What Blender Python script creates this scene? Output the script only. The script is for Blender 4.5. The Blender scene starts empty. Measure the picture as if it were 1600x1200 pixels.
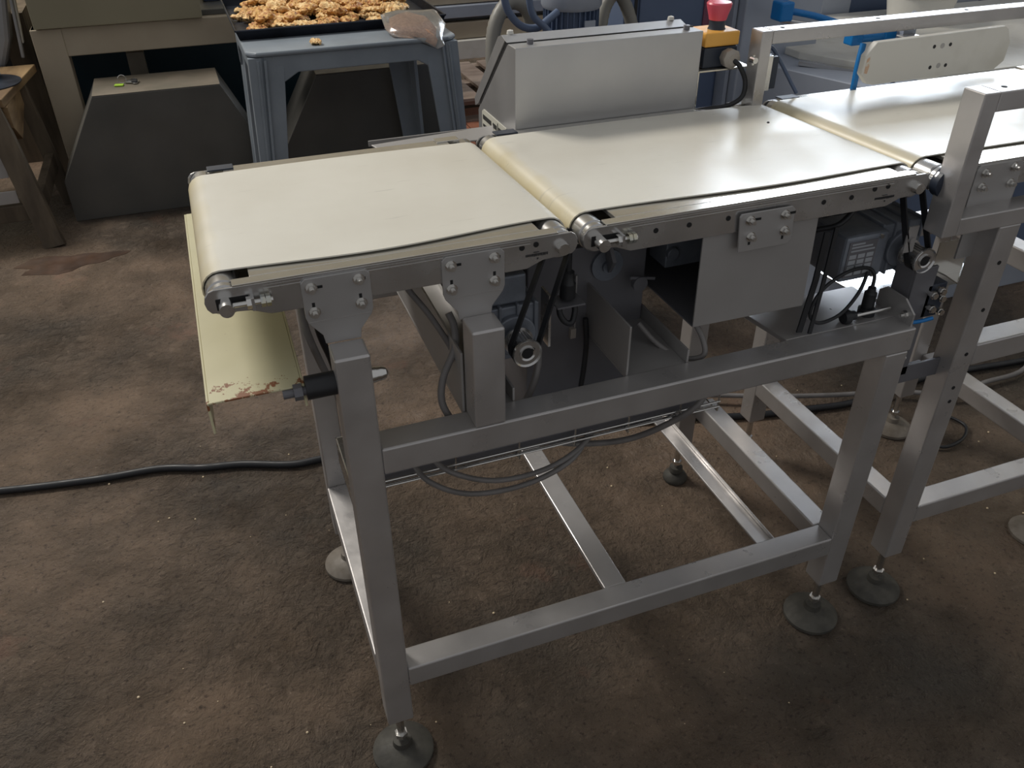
import bpy, bmesh, math, random
from mathutils import Vector, Matrix, noise as mnoise
PI = math.pi
random.seed(7)
SC = bpy.context.scene
COL = SC.collection

# ------------------------------------------------------------------ camera
def cam_setup():
    f = 1311.9
    p, yw, ro = math.radians(34.647), math.radians(20.188), math.radians(-.358)
    cy, sy = math.cos(yw), math.sin(yw)
    fw = Vector((sy*math.cos(p), cy*math.cos(p), -math.sin(p)))
    r = Vector((cy, -sy, 0)); u = r.cross(fw)
    cr, sr = math.cos(ro), math.sin(ro)
    r2 = cr*r+sr*u; u2 = -sr*r+cr*u
    cd = bpy.data.cameras.new('camera'); co = bpy.data.objects.new('camera', cd); COL.objects.link(co)
    m = Matrix(((r2.x, u2.x, -fw.x, 0), (r2.y, u2.y, -fw.y, 0), (r2.z, u2.z, -fw.z, 1.6), (0, 0, 0, 1)))
    co.matrix_world = m
    cd.sensor_width = 36; cd.lens = f/1600*36; cd.clip_end = 200; cd.clip_start = .05
    SC.camera = co
cam_setup()

# ------------------------------------------------------------------ world, lights, exposure
SC.view_settings.view_transform = 'Standard'
SC.view_settings.look = 'None'
SC.view_settings.gamma = 1
SC.view_settings.use_curve_mapping = False
SC.view_settings.exposure = 0.0
w = bpy.data.worlds.new('world'); SC.world = w; w.use_nodes = True
bg = w.node_tree.nodes['Background']
bg.inputs[0].default_value = (.585, .59, .60, 1); bg.inputs[1].default_value = .60
WINDOW_E = 11.5
def area(name, loc, target, sx, sy, power, col):
    l = bpy.data.lights.new(name, 'AREA'); l.shape = 'RECTANGLE'; l.size = sx; l.size_y = sy
    l.energy = power; l.color = col
    o = bpy.data.objects.new(name, l); COL.objects.link(o); o.location = loc
    o.rotation_euler = (Vector(target)-Vector(loc)).to_track_quat('-Z', 'Y').to_euler()
    return o
area('roof_light', (-1.7, 4.9, 4.6), (-.2, 1.3, .2), 1.6, 1.0, 210, (1.0, .95, .87))

# ------------------------------------------------------------------ materials
def srgb(r, g, b):
    f = lambda c: ((c/255+.055)/1.055)**2.4 if c/255 > .04045 else c/255/12.92
    return (f(r), f(g), f(b), 1)
def mat(name, col, metal=0, rough=.5, col2=None, nscale=12, rvar=.12, bump=0, bscale=60, detail=5,
        spec=.5, thr=(.35, .65), stretch=None, trans=0, emit=None, alpha=1, coat=0):
    m = bpy.data.materials.new(name); m.use_nodes = True
    nt = m.node_tree; N = nt.nodes; L = nt.links; b = N['Principled BSDF']
    b.inputs['Base Color'].default_value = col; b.inputs['Metallic'].default_value = metal
    b.inputs['Roughness'].default_value = rough
    b.inputs['Specular IOR Level'].default_value = spec
    b.inputs['Coat Weight'].default_value = coat
    if trans: b.inputs['Transmission Weight'].default_value = trans
    if emit:
        b.inputs['Emission Color'].default_value = emit[0]; b.inputs['Emission Strength'].default_value = emit[1]
    tc = N.new('ShaderNodeTexCoord'); src = tc.outputs['Object']
    if stretch:
        mp = N.new('ShaderNodeMapping'); mp.inputs['Scale'].default_value = stretch
        L.new(src, mp.inputs[0]); src = mp.outputs[0]
    n = N.new('ShaderNodeTexNoise'); n.inputs['Scale'].default_value = nscale; n.inputs['Detail'].default_value = detail
    L.new(src, n.inputs['Vector'])
    if col2:
        r = N.new('ShaderNodeMapRange'); r.inputs[1].default_value = thr[0]; r.inputs[2].default_value = thr[1]
        L.new(n.outputs[0], r.inputs[0])
        mx = N.new('ShaderNodeMix'); mx.data_type = 'RGBA'
        mx.inputs[6].default_value = col; mx.inputs[7].default_value = col2
        L.new(r.outputs[0], mx.inputs[0]); L.new(mx.outputs[2], b.inputs['Base Color'])
    if rvar:
        r = N.new('ShaderNodeMapRange'); r.inputs[1].default_value = .3; r.inputs[2].default_value = .7
        r.inputs[3].default_value = max(.03, rough-rvar); r.inputs[4].default_value = min(1, rough+rvar)
        n2 = N.new('ShaderNodeTexNoise'); n2.inputs['Scale'].default_value = nscale*1.7; n2.inputs['Detail'].default_value = 4
        L.new(src, n2.inputs['Vector']); L.new(n2.outputs[0], r.inputs[0]); L.new(r.outputs[0], b.inputs['Roughness'])
    if bump:
        n3 = N.new('ShaderNodeTexNoise'); n3.inputs['Scale'].default_value = bscale; n3.inputs['Detail'].default_value = 6
        L.new(src, n3.inputs['Vector'])
        bp = N.new('ShaderNodeBump'); bp.inputs['Strength'].default_value = bump; bp.inputs['Distance'].default_value = .004
        L.new(n3.outputs[0], bp.inputs['Height']); L.new(bp.outputs[0], b.inputs['Normal'])
    return m
M = {}
M['steel'] = mat('satin_steel', (.52, .505, .50, 1), .62, .34, (.45, .435, .43, 1), 9, .09, .05, 90)
M['steel_rail'] = mat('rail_steel', (.58, .575, .57, 1), .85, .24, (.47, .465, .46, 1), 7, .08, .03, 60)
M['steel_bed'] = mat('slider_bed_steel', (.66, .64, .59, 1), .8, .17, (.58, .56, .51, 1), 6, .05)
M['steel_plate'] = mat('matt_plate_steel', (.42, .41, .405, 1), .55, .48, (.37, .36, .355, 1), 5, .06)
M['steel_hood'] = mat('hood_steel', (.52, .52, .525, 1), .7, .42, (.44, .44, .45, 1), 3.5, .08)
M['steel_bright'] = mat('zinc_fastener', (.66, .65, .63, 1), 1, .25, None, 12, .08)
M['zinc_gold'] = mat('gold_zinc_nut', (.62, .58, .45, 1), 1, .3, (.45, .5, .52, 1), 40, .08)
M['mirror'] = mat('polished_steel', (.72, .72, .72, 1), 1, .12, None, 9, .04)
M['dark_steel'] = mat('dark_painted_steel', srgb(116, 116, 121), .25, .45, srgb(104, 104, 109), 6, .08)
M['motor'] = mat('grey_cast_aluminium', srgb(134, 140, 150), .35, .5, srgb(112, 118, 128), 18, .1, .15, 120)
M['rubber'] = mat('black_rubber', (.012, .013, .016, 1), 0, .5, None, 20, .1)
M['grey_cable'] = mat('grey_cable_sheath', srgb(128, 125, 124), 0, .45, srgb(108, 105, 104), 15, .1)
M['foot'] = mat('dusty_foot_plastic', srgb(74, 72, 66), 0, .7, srgb(55, 53, 49), 30, .1, .2, 90)
M['foot_pale'] = mat('pale_foot_plastic', srgb(120, 113, 104), 0, .6, srgb(98, 90, 80), 30, .1)
M['hole'] = mat('hole_dark', (.008, .008, .009, 1), 0, .8, None, 10, 0)
M['cabinet'] = mat('charcoal_cabinet_paint', srgb(92, 90, 86), .1, .4, srgb(80, 79, 76), 4, .1, .04, 40)
M['cabinet_top'] = mat('dusty_cabinet_top', srgb(118, 108, 95), .05, .6, srgb(98, 92, 80), 6, .1)
M['beige'] = mat('beige_machine_paint', srgb(172, 160, 140), 0, .5, srgb(160, 147, 128), 3, .1)
M['olive'] = mat('olive_beige_panel', srgb(137, 130, 108), 0, .5, srgb(128, 121, 100), 2, .1)
M['teal_dark'] = mat('dark_teal_panel', srgb(22, 50, 62), 0, .5, None, 5, .1)
M['plastic_grey'] = mat('blue_grey_plastic', srgb(136, 144, 152), 0, .36, srgb(122, 130, 138), 5, .08)
M['tray_black'] = mat('tray_dark_metal', srgb(62, 66, 76), .7, .45, srgb(46, 49, 57), 9, .1)
M['snack'] = mat('seed_brittle', srgb(222, 178, 110), 0, .5, srgb(160, 100, 48), 60, .1, 1.0, 130, thr=(.42, .62))
M['snack_pale'] = mat('pale_seed_brittle', srgb(238, 206, 150), 0, .5, srgb(188, 138, 78), 60, .1, 1.0, 130, thr=(.42, .62))
M['wood'] = mat('worn_wood', srgb(150, 124, 88), 0, .7, srgb(96, 74, 48), 14, .1, .5, 60, stretch=(1, .25, 1))
M['wood_dark'] = mat('dark_worn_wood', srgb(104, 92, 76), 0, .75, srgb(70, 60, 48), 14, .1, .4, 60, stretch=(1, 1, .2))
M['pallet'] = mat('pallet_wood', srgb(150, 135, 125), 0, .8, srgb(110, 95, 86), 10, .1, .4, 50, stretch=(.3, 1, 1))
M['yellow'] = mat('yellow_plastic', srgb(238, 178, 84), 0, .4, None, 8, .05)
M['red'] = mat('hazed_red_plastic', srgb(214, 84, 104), 0, .35, None, 8, .05)  # paled towards pink: the veil of haze is mixed into the red
M['black_plastic'] = mat('black_plastic', srgb(40, 48, 62), 0, .45, None, 8, .08)
M['gland'] = mat('grey_gland_plastic', srgb(165, 158, 150), 0, .5, None, 8, .08)
M['blue'] = mat('blue_air_hose', srgb(20, 118, 190), 0, .3, None, 8, .05)
M['white_plastic'] = mat('white_plastic', srgb(214, 212, 205), 0, .45, srgb(196, 193, 184), 9, .08, thr=(.5, .75))
M['hose'] = mat('grey_flexible_hose', srgb(128, 126, 120), 0, .5, None, 8, .1)
M['navy'] = mat('hazed_navy_paint', srgb(92, 107, 134), .1, .45, srgb(82, 97, 124), 3, .08)  # navy lightened: bluish background haze is put into the colour
M['pale_panel'] = mat('hazed_grey_machine_panel', srgb(168, 175, 188), .2, .45, srgb(150, 158, 172), 3, .08)  # grey lifted the same way, with the bluish haze in its colour
M['wall'] = mat('factory_wall_plaster', srgb(236, 222, 192), 0, .9, srgb(220, 204, 170), 1.5, 0)
M['label'] = mat('label_paper', srgb(205, 203, 190), 0, .6, None, 8, .05)
M['ink'] = mat('printed_ink', (.02, .02, .022, 1), 0, .7, None, 8, 0)
M['plate_text'] = mat('worn_plate_grey', srgb(178, 183, 190), .4, .5, None, 8, .05)
M['pane'] = mat('window_daylight', (.8, .85, 1, 1), 0, .5, None, 8, 0, emit=((.80, .89, 1, 1), WINDOW_E))
M['green'] = mat('lime_key_tag', srgb(160, 200, 60), 0, .4, None, 8, .05)
M['grain'] = mat('brown_grain', srgb(178, 138, 110), 0, .7, srgb(146, 106, 80), 90, .1, .8, 200)
M['bag'] = mat('clear_bag_film', (.85, .83, .8, 1), 0, .15, None, 8, .05, trans=.9)
M['tile'] = mat('terracotta_tile', srgb(150, 98, 76), 0, .7, srgb(130, 84, 66), 8, .1)
M['bottle'] = mat('pale_blue_bottle', srgb(150, 190, 220), 0, .2, None, 8, .05)
M['chair_grey'] = mat('pale_grey_moulded', srgb(150, 150, 152), .1, .4, srgb(132, 132, 134), 4, .1)
M['crumb'] = mat('pale_crumb', srgb(225, 205, 170), 0, .5, None, 8, .1)

def belt_mat(name, x0):
    m = mat(name, srgb(224, 221, 210), 0, .34, srgb(215, 211, 199), 5, .08, .02, 40)
    nt = m.node_tree; N = nt.nodes; L = nt.links; b = N['Principled BSDF']
    geo = N.new('ShaderNodeNewGeometry'); sx = N.new('ShaderNodeSeparateXYZ'); L.new(geo.outputs['Position'], sx.inputs[0])
    nz = N.new('ShaderNodeTexNoise'); nz.inputs['Scale'].default_value = 14; L.new(geo.outputs['Position'], nz.inputs['Vector'])
    ad = N.new('ShaderNodeMath'); ad.operation = 'MULTIPLY_ADD'; L.new(nz.outputs[0], ad.inputs[0]); ad.inputs[1].default_value = .03
    L.new(sx.outputs[0], ad.inputs[2])
    mr = N.new('ShaderNodeMapRange'); L.new(ad.outputs[0], mr.inputs[0])
    mr.inputs[1].default_value = x0+.005; mr.inputs[2].default_value = x0+.045; mr.inputs[3].default_value = .8; mr.inputs[4].default_value = 0
    old = b.inputs['Base Color'].links[0].from_socket
    mx = N.new('ShaderNodeMix'); mx.data_type = 'RGBA'; L.new(mr.outputs[0], mx.inputs[0]); L.new(old, mx.inputs[6])
    mx.inputs[7].default_value = srgb(208, 192, 142)
    # faint scuffs
    mp = N.new('ShaderNodeMapping'); mp.inputs['Scale'].default_value = (9, 60, 9); L.new(geo.outputs['Position'], mp.inputs[0])
    n2 = N.new('ShaderNodeTexNoise'); n2.inputs['Scale'].default_value = 1.5; n2.inputs['Detail'].default_value = 8; L.new(mp.outputs[0], n2.inputs['Vector'])
    r2 = N.new('ShaderNodeMapRange'); L.new(n2.outputs[0], r2.inputs[0]); r2.inputs[1].default_value = .66; r2.inputs[2].default_value = .74; r2.inputs[4].default_value = .22
    m2 = N.new('ShaderNodeMix'); m2.data_type = 'RGBA'; L.new(r2.outputs[0], m2.inputs[0]); L.new(mx.outputs[2], m2.inputs[6])
    m2.inputs[7].default_value = srgb(150, 148, 140); L.new(m2.outputs[2], b.inputs['Base Color'])
    return m

def floor_mat():
    m = bpy.data.materials.new('worn_brown_concrete'); m.use_nodes = True
    nt = m.node_tree; N = nt.nodes; L = nt.links; b = N['Principled BSDF']
    tc = N.new('ShaderNodeTexCoord'); P = tc.outputs['Object']
    def nz(s, d=6, r=.6, dist=0):
        n = N.new('ShaderNodeTexNoise'); n.inputs['Scale'].default_value = s; n.inputs['Detail'].default_value = d
        n.inputs['Roughness'].default_value = r; n.inputs['Distortion'].default_value = dist
        L.new(P, n.inputs['Vector']); return n.outputs[0]
    def mr(s, a, c, lo=0, hi=1):
        r = N.new('ShaderNodeMapRange'); L.new(s, r.inputs[0]); r.inputs[1].default_value = a; r.inputs[2].default_value = c
        r.inputs[3].default_value = lo; r.inputs[4].default_value = hi; return r.outputs[0]
    def mix(f, a, c):
        x = N.new('ShaderNodeMix'); x.data_type = 'RGBA'; L.new(f, x.inputs[0])
        for s, v in ((6, a), (7, c)):
            if isinstance(v, tuple): x.inputs[s].default_value = v
            else: L.new(v, x.inputs[s])
        return x.outputs[2]
    big = nz(.9, 5); mid = nz(5, 7, .65); fine = nz(75, 9, .75)
    c = mix(mr(big, .38, .62), srgb(112, 93, 76), srgb(96, 87, 77))
    c = mix(mr(mid, .45, .7), c, srgb(86, 72, 58))
    c = mix(mr(nz(14, 6, .7), .6, .72, 0, .55), c, srgb(136, 119, 104))
    c = mix(mr(fine, .54, .63, 0, .85), c, srgb(58, 45, 36))
    c = mix(mr(nz(33, 8, .75), .60, .66, 0, .7), c, srgb(48, 38, 31))
    c = mix(mr(nz(120, 6, .7), .60, .70, 0, .5), c, srgb(176, 156, 138))
    # reddish paint remnants and pale worn patches
    c = mix(mr(nz(2.3, 7, .7), .6, .66, 0, .5), c, srgb(128, 98, 82))
    L.new(c, b.inputs['Base Color'])
    L.new(mr(nz(3.1, 6, .6), .35, .65, .42, .68), b.inputs['Roughness'])
    b.inputs['Specular IOR Level'].default_value = .45
    hs = N.new('ShaderNodeMath'); hs.operation = 'MULTIPLY_ADD'; L.new(fine, hs.inputs[0]); hs.inputs[1].default_value = .55
    mid2 = nz(24, 6, .7, .4)
    L.new(mr(mid2, .4, .7), hs.inputs[2])
    # the roughness of the relief fades on the smoother trodden ground towards the left back
    bp = N.new('ShaderNodeBump'); bp.inputs['Distance'].default_value = .03
    L.new(mr(big, .35, .6, .35, 1.0), bp.inputs['Strength'])
    L.new(hs.outputs[0], bp.inputs['Height']); L.new(bp.outputs[0], b.inputs['Normal'])
    return m
M['floor'] = floor_mat()
def drip_mat():
    m = mat('chipped_cream_paint', srgb(206, 200, 165), 0, .4, srgb(192, 186, 152), 4, .08)
    nt = m.node_tree; N = nt.nodes; L = nt.links; b = N['Principled BSDF']
    geo = N.new('ShaderNodeNewGeometry'); sx = N.new('ShaderNodeSeparateXYZ'); L.new(geo.outputs['Position'], sx.inputs[0])
    n = N.new('ShaderNodeTexNoise'); n.inputs['Scale'].default_value = 38; n.inputs['Detail'].default_value = 8; n.inputs['Roughness'].default_value = .7
    L.new(geo.outputs['Position'], n.inputs['Vector'])
    mr = N.new('ShaderNodeMapRange'); L.new(sx.outputs[1], mr.inputs[0]); mr.inputs[1].default_value = 1.0; mr.inputs[2].default_value = 1.09
    mr.inputs[3].default_value = .17; mr.inputs[4].default_value = -.03
    ad = N.new('ShaderNodeMath'); ad.operation = 'ADD'; L.new(n.outputs[0], ad.inputs[0]); L.new(mr.outputs[0], ad.inputs[1])
    r = N.new('ShaderNodeMapRange'); L.new(ad.outputs[0], r.inputs[0]); r.inputs[1].default_value = .655; r.inputs[2].default_value = .675
    old = b.inputs['Base Color'].links[0].from_socket
    mx = N.new('ShaderNodeMix'); mx.data_type = 'RGBA'; L.new(r.outputs[0], mx.inputs[0]); L.new(old, mx.inputs[6]); mx.inputs[7].default_value = srgb(132, 82, 52)
    L.new(mx.outputs[2], b.inputs['Base Color'])
    return m
M['drip'] = drip_mat()

# ------------------------------------------------------------------ mesh helpers (everything in world metres)
class G:
    def __init__(s): s.b = bmesh.new()
    def box(s, x0, x1, y0, y1, z0, z1, R=None):
        v = [s.b.verts.new((x, y, z)) for z in (z0, z1) for y in (y0, y1) for x in (x0, x1)]
        for q in ((0, 2, 3, 1), (4, 5, 7, 6), (0, 1, 5, 4), (2, 6, 7, 3), (1, 3, 7, 5), (0, 4, 6, 2)):
            s.b.faces.new([v[i] for i in q])
        if R is not None:
            c = Vector(((x0+x1)/2, (y0+y1)/2, (z0+z1)/2))
            for k in v: k.co = c+R@(k.co-c)
        return s
    def bar(s, a, c, wd, th, up=(0, 0, 1)):
        """rectangular bar from a to c; wd across, th along up"""
        a = Vector(a); c = Vector(c); d = (c-a).normalized(); up = Vector(up)
        sd = d.cross(up).normalized(); u = sd.cross(d)
        v = []
        for p in (a, c):
            for i, j in ((-1, -1), (1, -1), (1, 1), (-1, 1)):
                v.append(s.b.verts.new(p+sd*(i*wd/2)+u*(j*th/2)))
        for q in ((3, 2, 1, 0), (4, 5, 6, 7), (0, 1, 5, 4), (1, 2, 6, 5), (2, 3, 7, 6), (3, 0, 4, 7)):
            s.b.faces.new([v[i] for i in q])
        return s
    def prism(s, pts, ax, a, c):
        """polygon in the plane across axis ax (order of remaining axes), extruded a..c"""
        def P(p, t):
            q = list(p); q.insert(ax, t); return q
        v0 = [s.b.verts.new(P(p, a)) for p in pts]; v1 = [s.b.verts.new(P(p, c)) for p in pts]
        n = len(pts)
        s.b.faces.new(v0[::-1]); s.b.faces.new(v1)
        for i in range(n):
            s.b.faces.new((v0[i], v0[(i+1) % n], v1[(i+1) % n], v1[i]))
        return s
    def cyl(s, a, c, r, seg=20, r2=None, cap=True):
        a = Vector(a); c = Vector(c); d = (c-a).normalized()
        t = Vector((0, 0, 1)) if abs(d.z) < .9 else Vector((1, 0, 0))
        u = d.cross(t).normalized(); v = d.cross(u)
        r2 = r if r2 is None else r2
        A = [s.b.verts.new(a+u*math.cos(k*2*PI/seg)*r+v*math.sin(k*2*PI/seg)*r) for k in range(seg)]
        B = [s.b.verts.new(c+u*math.cos(k*2*PI/seg)*r2+v*math.sin(k*2*PI/seg)*r2) for k in range(seg)]
        for i in range(seg): s.b.faces.new((A[i], A[(i+1) % seg], B[(i+1) % seg], B[i]))
        if cap: s.b.faces.new(A[::-1]); s.b.faces.new(B)
        return s
    def lathe(s, o, prof, seg=28, ax=2, axis=None):
        """prof: (r, h) along axis from o"""
        o = Vector(o); d = Vector((0, 0, 0)); d[ax] = 1
        if axis is not None: d = Vector(axis).normalized()
        t = Vector((0, 0, 1)) if abs(d.z) < .9 else Vector((1, 0, 0))
        u = d.cross(t).normalized(); v = d.cross(u)
        rings = []
        for r, h in prof:
            rings.append([s.b.verts.new(o+d*h+(u*math.cos(k*2*PI/seg)+v*math.sin(k*2*PI/seg))*max(r, 1e-4)) for k in range(seg)])
        for A, B in zip(rings, rings[1:]):
            for i in range(seg): s.b.faces.new((A[i], A[(i+1) % seg], B[(i+1) % seg], B[i]))
        s.b.faces.new(rings[0][::-1]); s.b.faces.new(rings[-1])
        return s
    def tube(s, pts, r, seg=10, sub=6, smooth=True, ridge=0):
        pts = [Vector(p) for p in pts]
        if smooth and len(pts) > 2:
            q = [pts[0]*2-pts[1]]+pts+[pts[-1]*2-pts[-2]]; out = []
            for i in range(1, len(q)-2):
                for k in range(sub):
                    t = k/sub; a, b, c, d = q[i-1], q[i], q[i+1], q[i+2]
                    out.append(.5*((2*b)+(c-a)*t+(2*a-5*b+4*c-d)*t*t+(3*b-a-3*c+d)*t**3))
            out.append(pts[-1]); pts = out
        up = None; rings = []
        for i, p in enumerate(pts):
            d = (pts[min(i+1, len(pts)-1)]-pts[max(i-1, 0)]).normalized()
            if up is None:
                t = Vector((0, 0, 1)) if abs(d.z) < .9 else Vector((1, 0, 0)); up = d.cross(t).normalized()
            up = (up-d*up.dot(d)).normalized(); v = d.cross(up)
            rr = r*(1+ridge*(i % 2))
            rings.append([s.b.verts.new(p+(up*math.cos(k*2*PI/seg)+v*math.sin(k*2*PI/seg))*rr) for k in range(seg)])
        for A, B in zip(rings, rings[1:]):
            for i in range(seg): s.b.faces.new((A[i], A[(i+1) % seg], B[(i+1) % seg], B[i]))
        s.b.faces.new(rings[0][::-1]); s.b.faces.new(rings[-1])
        return s
    def hexa(s, a, c, r): return s.cyl(a, c, r, 6)

def wpos(o):
    p = Vector((0, 0, 0))
    while o is not None: p = p+Vector(o.location); o = o.parent
    return p
def obj(name, g, material, parent=None, loc=None, bevel=0, smooth=False, label=None):
    bm = g.b
    bmesh.ops.recalc_face_normals(bm, faces=bm.faces)
    off = wpos(parent)+(Vector(loc) if loc else Vector((0, 0, 0)))
    if off.length > 0: bmesh.ops.translate(bm, verts=bm.verts, vec=-off)
    me = bpy.data.meshes.new(name); bm.to_mesh(me); bm.free()
    me.materials.append(M[material] if isinstance(material, str) else material)
    o = bpy.data.objects.new(name, me); COL.objects.link(o); o.parent = parent
    if loc: o.location = loc
    if smooth:
        for p in me.polygons: p.use_smooth = True
        md = o.modifiers.new('edge', 'EDGE_SPLIT'); md.split_angle = math.radians(38)
    if bevel:
        md = o.modifiers.new('bevel', 'BEVEL'); md.width = bevel; md.segments = 2; md.limit_method = 'ANGLE'; md.angle_limit = math.radians(40)
        md.harden_normals = False
    if label: o['label'] = label
    return o
def tag(o, label, cat, group=None, kind=None):
    o['label'] = label; o['category'] = cat
    if group: o['group'] = group
    if kind: o['kind'] = kind
    return o
def thing(name, loc, label, cat, group=None):
    o = bpy.data.objects.new(name, None); COL.objects.link(o); o.location = loc; o.empty_display_size = .05
    return tag(o, label, cat, group)
def put(src, parent, loc, name=None, rot=None):
    """another object sharing src's mesh, at world loc"""
    o = src.copy(); COL.objects.link(o); o.parent = parent; o.location = Vector(loc)-wpos(parent)
    if name: o.name = name
    if rot: o.rotation_euler = rot
    return o
def struct(name, g, m, **k):
    o = obj(name, g, m, **k); o['kind'] = 'structure'; return o

# small shared meshes (unlinked masters)
def master(name, g, m, smooth=False):
    o = obj(name, g, m, smooth=smooth); COL.objects.unlink(o); return o
BOLT = master('bolt', G().cyl((0, 0, 0), (0, -.0015, 0), .0085, 18).hexa((0, -.0015, 0), (0, -.0075, 0), .0066).cyl((0, -.0075, 0), (0, -.013, 0), .0036, 12), 'steel_bright')
def bolt_at(parent, x, y, z): return put(BOLT, parent, (x, y, z))
HOLE = master('screw_hole', G().cyl((0, .0005, 0), (0, -.0006, 0), .0042, 14), 'hole')
SLOT = master('adjusting_slot', G().box(-.004, .0115, -.0003, .0004, -.002, .002), 'hole')
VSLOT = master('adjusting_slot', G().box(-.002, .002, -.0003, .0004, -.004, .0105), 'hole')

# ------------------------------------------------------------------ room shell
g = G(); g.box(-6, 11, -3, 7.6, -.1, 0)
floor = struct('floor', g, 'floor'); floor['label'] = 'rough brown stained concrete floor'
g = G()   # back wall with a window opening
WX0, WX1, WZ0, WZ1, WY = 5.0, 9.8, 2.3, 5.3, 7.5
g.box(-6, WX0, WY, WY+.15, 0, 6); g.box(WX1, 11, WY, WY+.15, 0, 6); g.box(WX0, WX1, WY, WY+.15, 0, WZ0); g.box(WX0, WX1, WY, WY+.15, WZ1, 6)
struct('wall_back', g, 'wall')
g = G(); g.box(10.9, 11.05, -3, 7.5, 0, 6); struct('wall_right', g, 'wall')
wf = G(); wf.box(WX0, WX1, WY+.03, WY+.1, WZ0, WZ0+.06).box(WX0, WX1, WY+.03, WY+.1, WZ1-.06, WZ1)
for k in range(5):
    x = WX0+(WX1-WX0-.05)*k/4; wf.box(x, x+.05, WY+.03, WY+.1, WZ0+.06, WZ1-.06)
win = struct('window_1', wf, 'steel_plate')
for k in range(4):
    x = WX0+(WX1-WX0-.05)*k/4
    obj('pane', G().box(x+.05, x+(WX1-WX0-.05)/4, WY+.06, WY+.07, WZ0+.06, WZ1-.06), 'pane', win)
# far terracotta tiles laid by the pallet
for i in range(4):
    for j in range(4):
        x = 1.30+i*.205; y = 4.35+j*.205
        obj('tile', G().box(x, x+.197, y, y+.197, -.002, .006+.001*((i*3+j) % 3)), 'tile', floor, bevel=.002)
# stain
rr = random.Random(3); pts = []
for k in range(26):
    a = k*2*PI/26; r = 1+.22*math.sin(3*a+1)+.12*math.sin(7*a)
    pts.append((-.66+.20*r*math.cos(a), 3.70+.085*r*math.sin(a)))
st = obj('oil_stain', G().prism(pts, 2, 0.0002, .0012), mat('dark_oil_stain', srgb(58, 44, 36), 0, .4, srgb(80, 60, 48), 9, .1), floor)

# ------------------------------------------------------------------ support frames
T = .05
def tube_box(x0, x1, y0, y1, z0, z1): return G().box(x0, x1, y0, y1, z0, z1)
def leg(root, x, y, ztop, zbot=.135, fm='foot', name='leg', k=1):
    lg = obj(name, tube_box(x, x+T, y, y+T, zbot, ztop), 'steel', root, bevel=.003)
    cx, cy = x+T/2, y+T/2
    obj('threaded_stem', G().cyl((cx, cy, .03), (cx, cy, zbot+.02), .008, 14).hexa((cx, cy, .058), (cx, cy, .068), .013), 'steel_bright', lg)
    obj('foot_pad', G().lathe((cx, cy, 0), [(.058*k, 0), (.062*k, .004), (.062*k, .012), (.052*k, .021), (.032*k, .028), (.02, .032), (.018, .046), (.0, .047)], 32), fm, lg, smooth=True)
    return lg
Y0, Y1 = .984, 1.534
fr = thing('support_frame', (.63, 1.28, 0), 'satin steel tube frame on four round feet under the left and middle belt conveyors', 'machine frame')
X0, X1 = .104, 1.10
leg(fr, X0, Y0, .9755)
leg(fr, X1, Y0, .757)
leg(fr, X0, Y1, .9, fm='foot_pale')
leg(fr, X1-.055, Y1, .9, k=.55)
# upper longitudinal beams
b1 = obj('upper_beam', tube_box(X0+T, X1+T+.004, Y0, Y0+T, .757, .806), 'steel', fr, bevel=.003)
obj('upper_beam', tube_box(X0+T, X1-.06, Y1, Y1+T, .757, .806), 'steel', fr, bevel=.003)
obj('lower_beam', tube_box(X0+T, X1, Y0, Y0+T, .236, .285), 'steel', fr, bevel=.003)
# lower side rails and cross members
obj('side_rail', tube_box(X0-.001, X0+T-.001, Y0+T, Y1, .24, .289), 'steel', fr, bevel=.003)
obj('side_rail', tube_box(X1-.013, X1+.037, Y0+T, Y1, .236, .285), 'steel', fr, bevel=.003)
obj('cross_member', tube_box(.578, .627, Y0+T, Y1+.04, .272, .284), 'steel', fr, bevel=.002)
g = G().box(.963, 1.003, Y0+T, Y1+.04, .246, .252).box(.999, 1.003, Y0+T, Y1+.04, .252, .262)
obj('cross_member', g, 'steel', fr, bevel=.0015)
# short post
obj('short_post', tube_box(.302, .352, Y0, Y0+T, .806, .977), 'steel', fr, bevel=.003)
# upper channels running to the back
for cx0, cx1, z1 in ((.297, .385, .915), (.585, .705, .90)):
    g = G().box(cx0, cx1, Y0+T, Y1, .798, .803).box(cx0, cx0+.004, Y0+T, Y1, .803, z1).box(cx1-.004, cx1, Y0+T, Y1, .803, .83)
    obj('cross_channel', g, 'steel_plate', fr, bevel=.001)
# wide top plate at the right end and angle bracket
g = G().prism([(.905, Y0+T), (1.15, Y0+T), (1.15, 1.16), (.885, 1.16)], 2, .797, .806)
obj('top_plate', g, 'steel', fr, bevel=.001)
ab = obj('angle_bracket', G().prism([(.992, .806), (1.085, .806), (1.085, .838), (1.07, .850), (1.02, .850), (.992, .830)], 0, 1.145, 1.149), 'steel_plate', fr)
bolt = put(BOLT, fr, (1.145, 1.01, .822), rot=(0, 0, -PI/2))
for z in (.769, .729): put(BOLT, fr, (1.152, 1.0, z), rot=(0, 0, PI/2))
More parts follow.
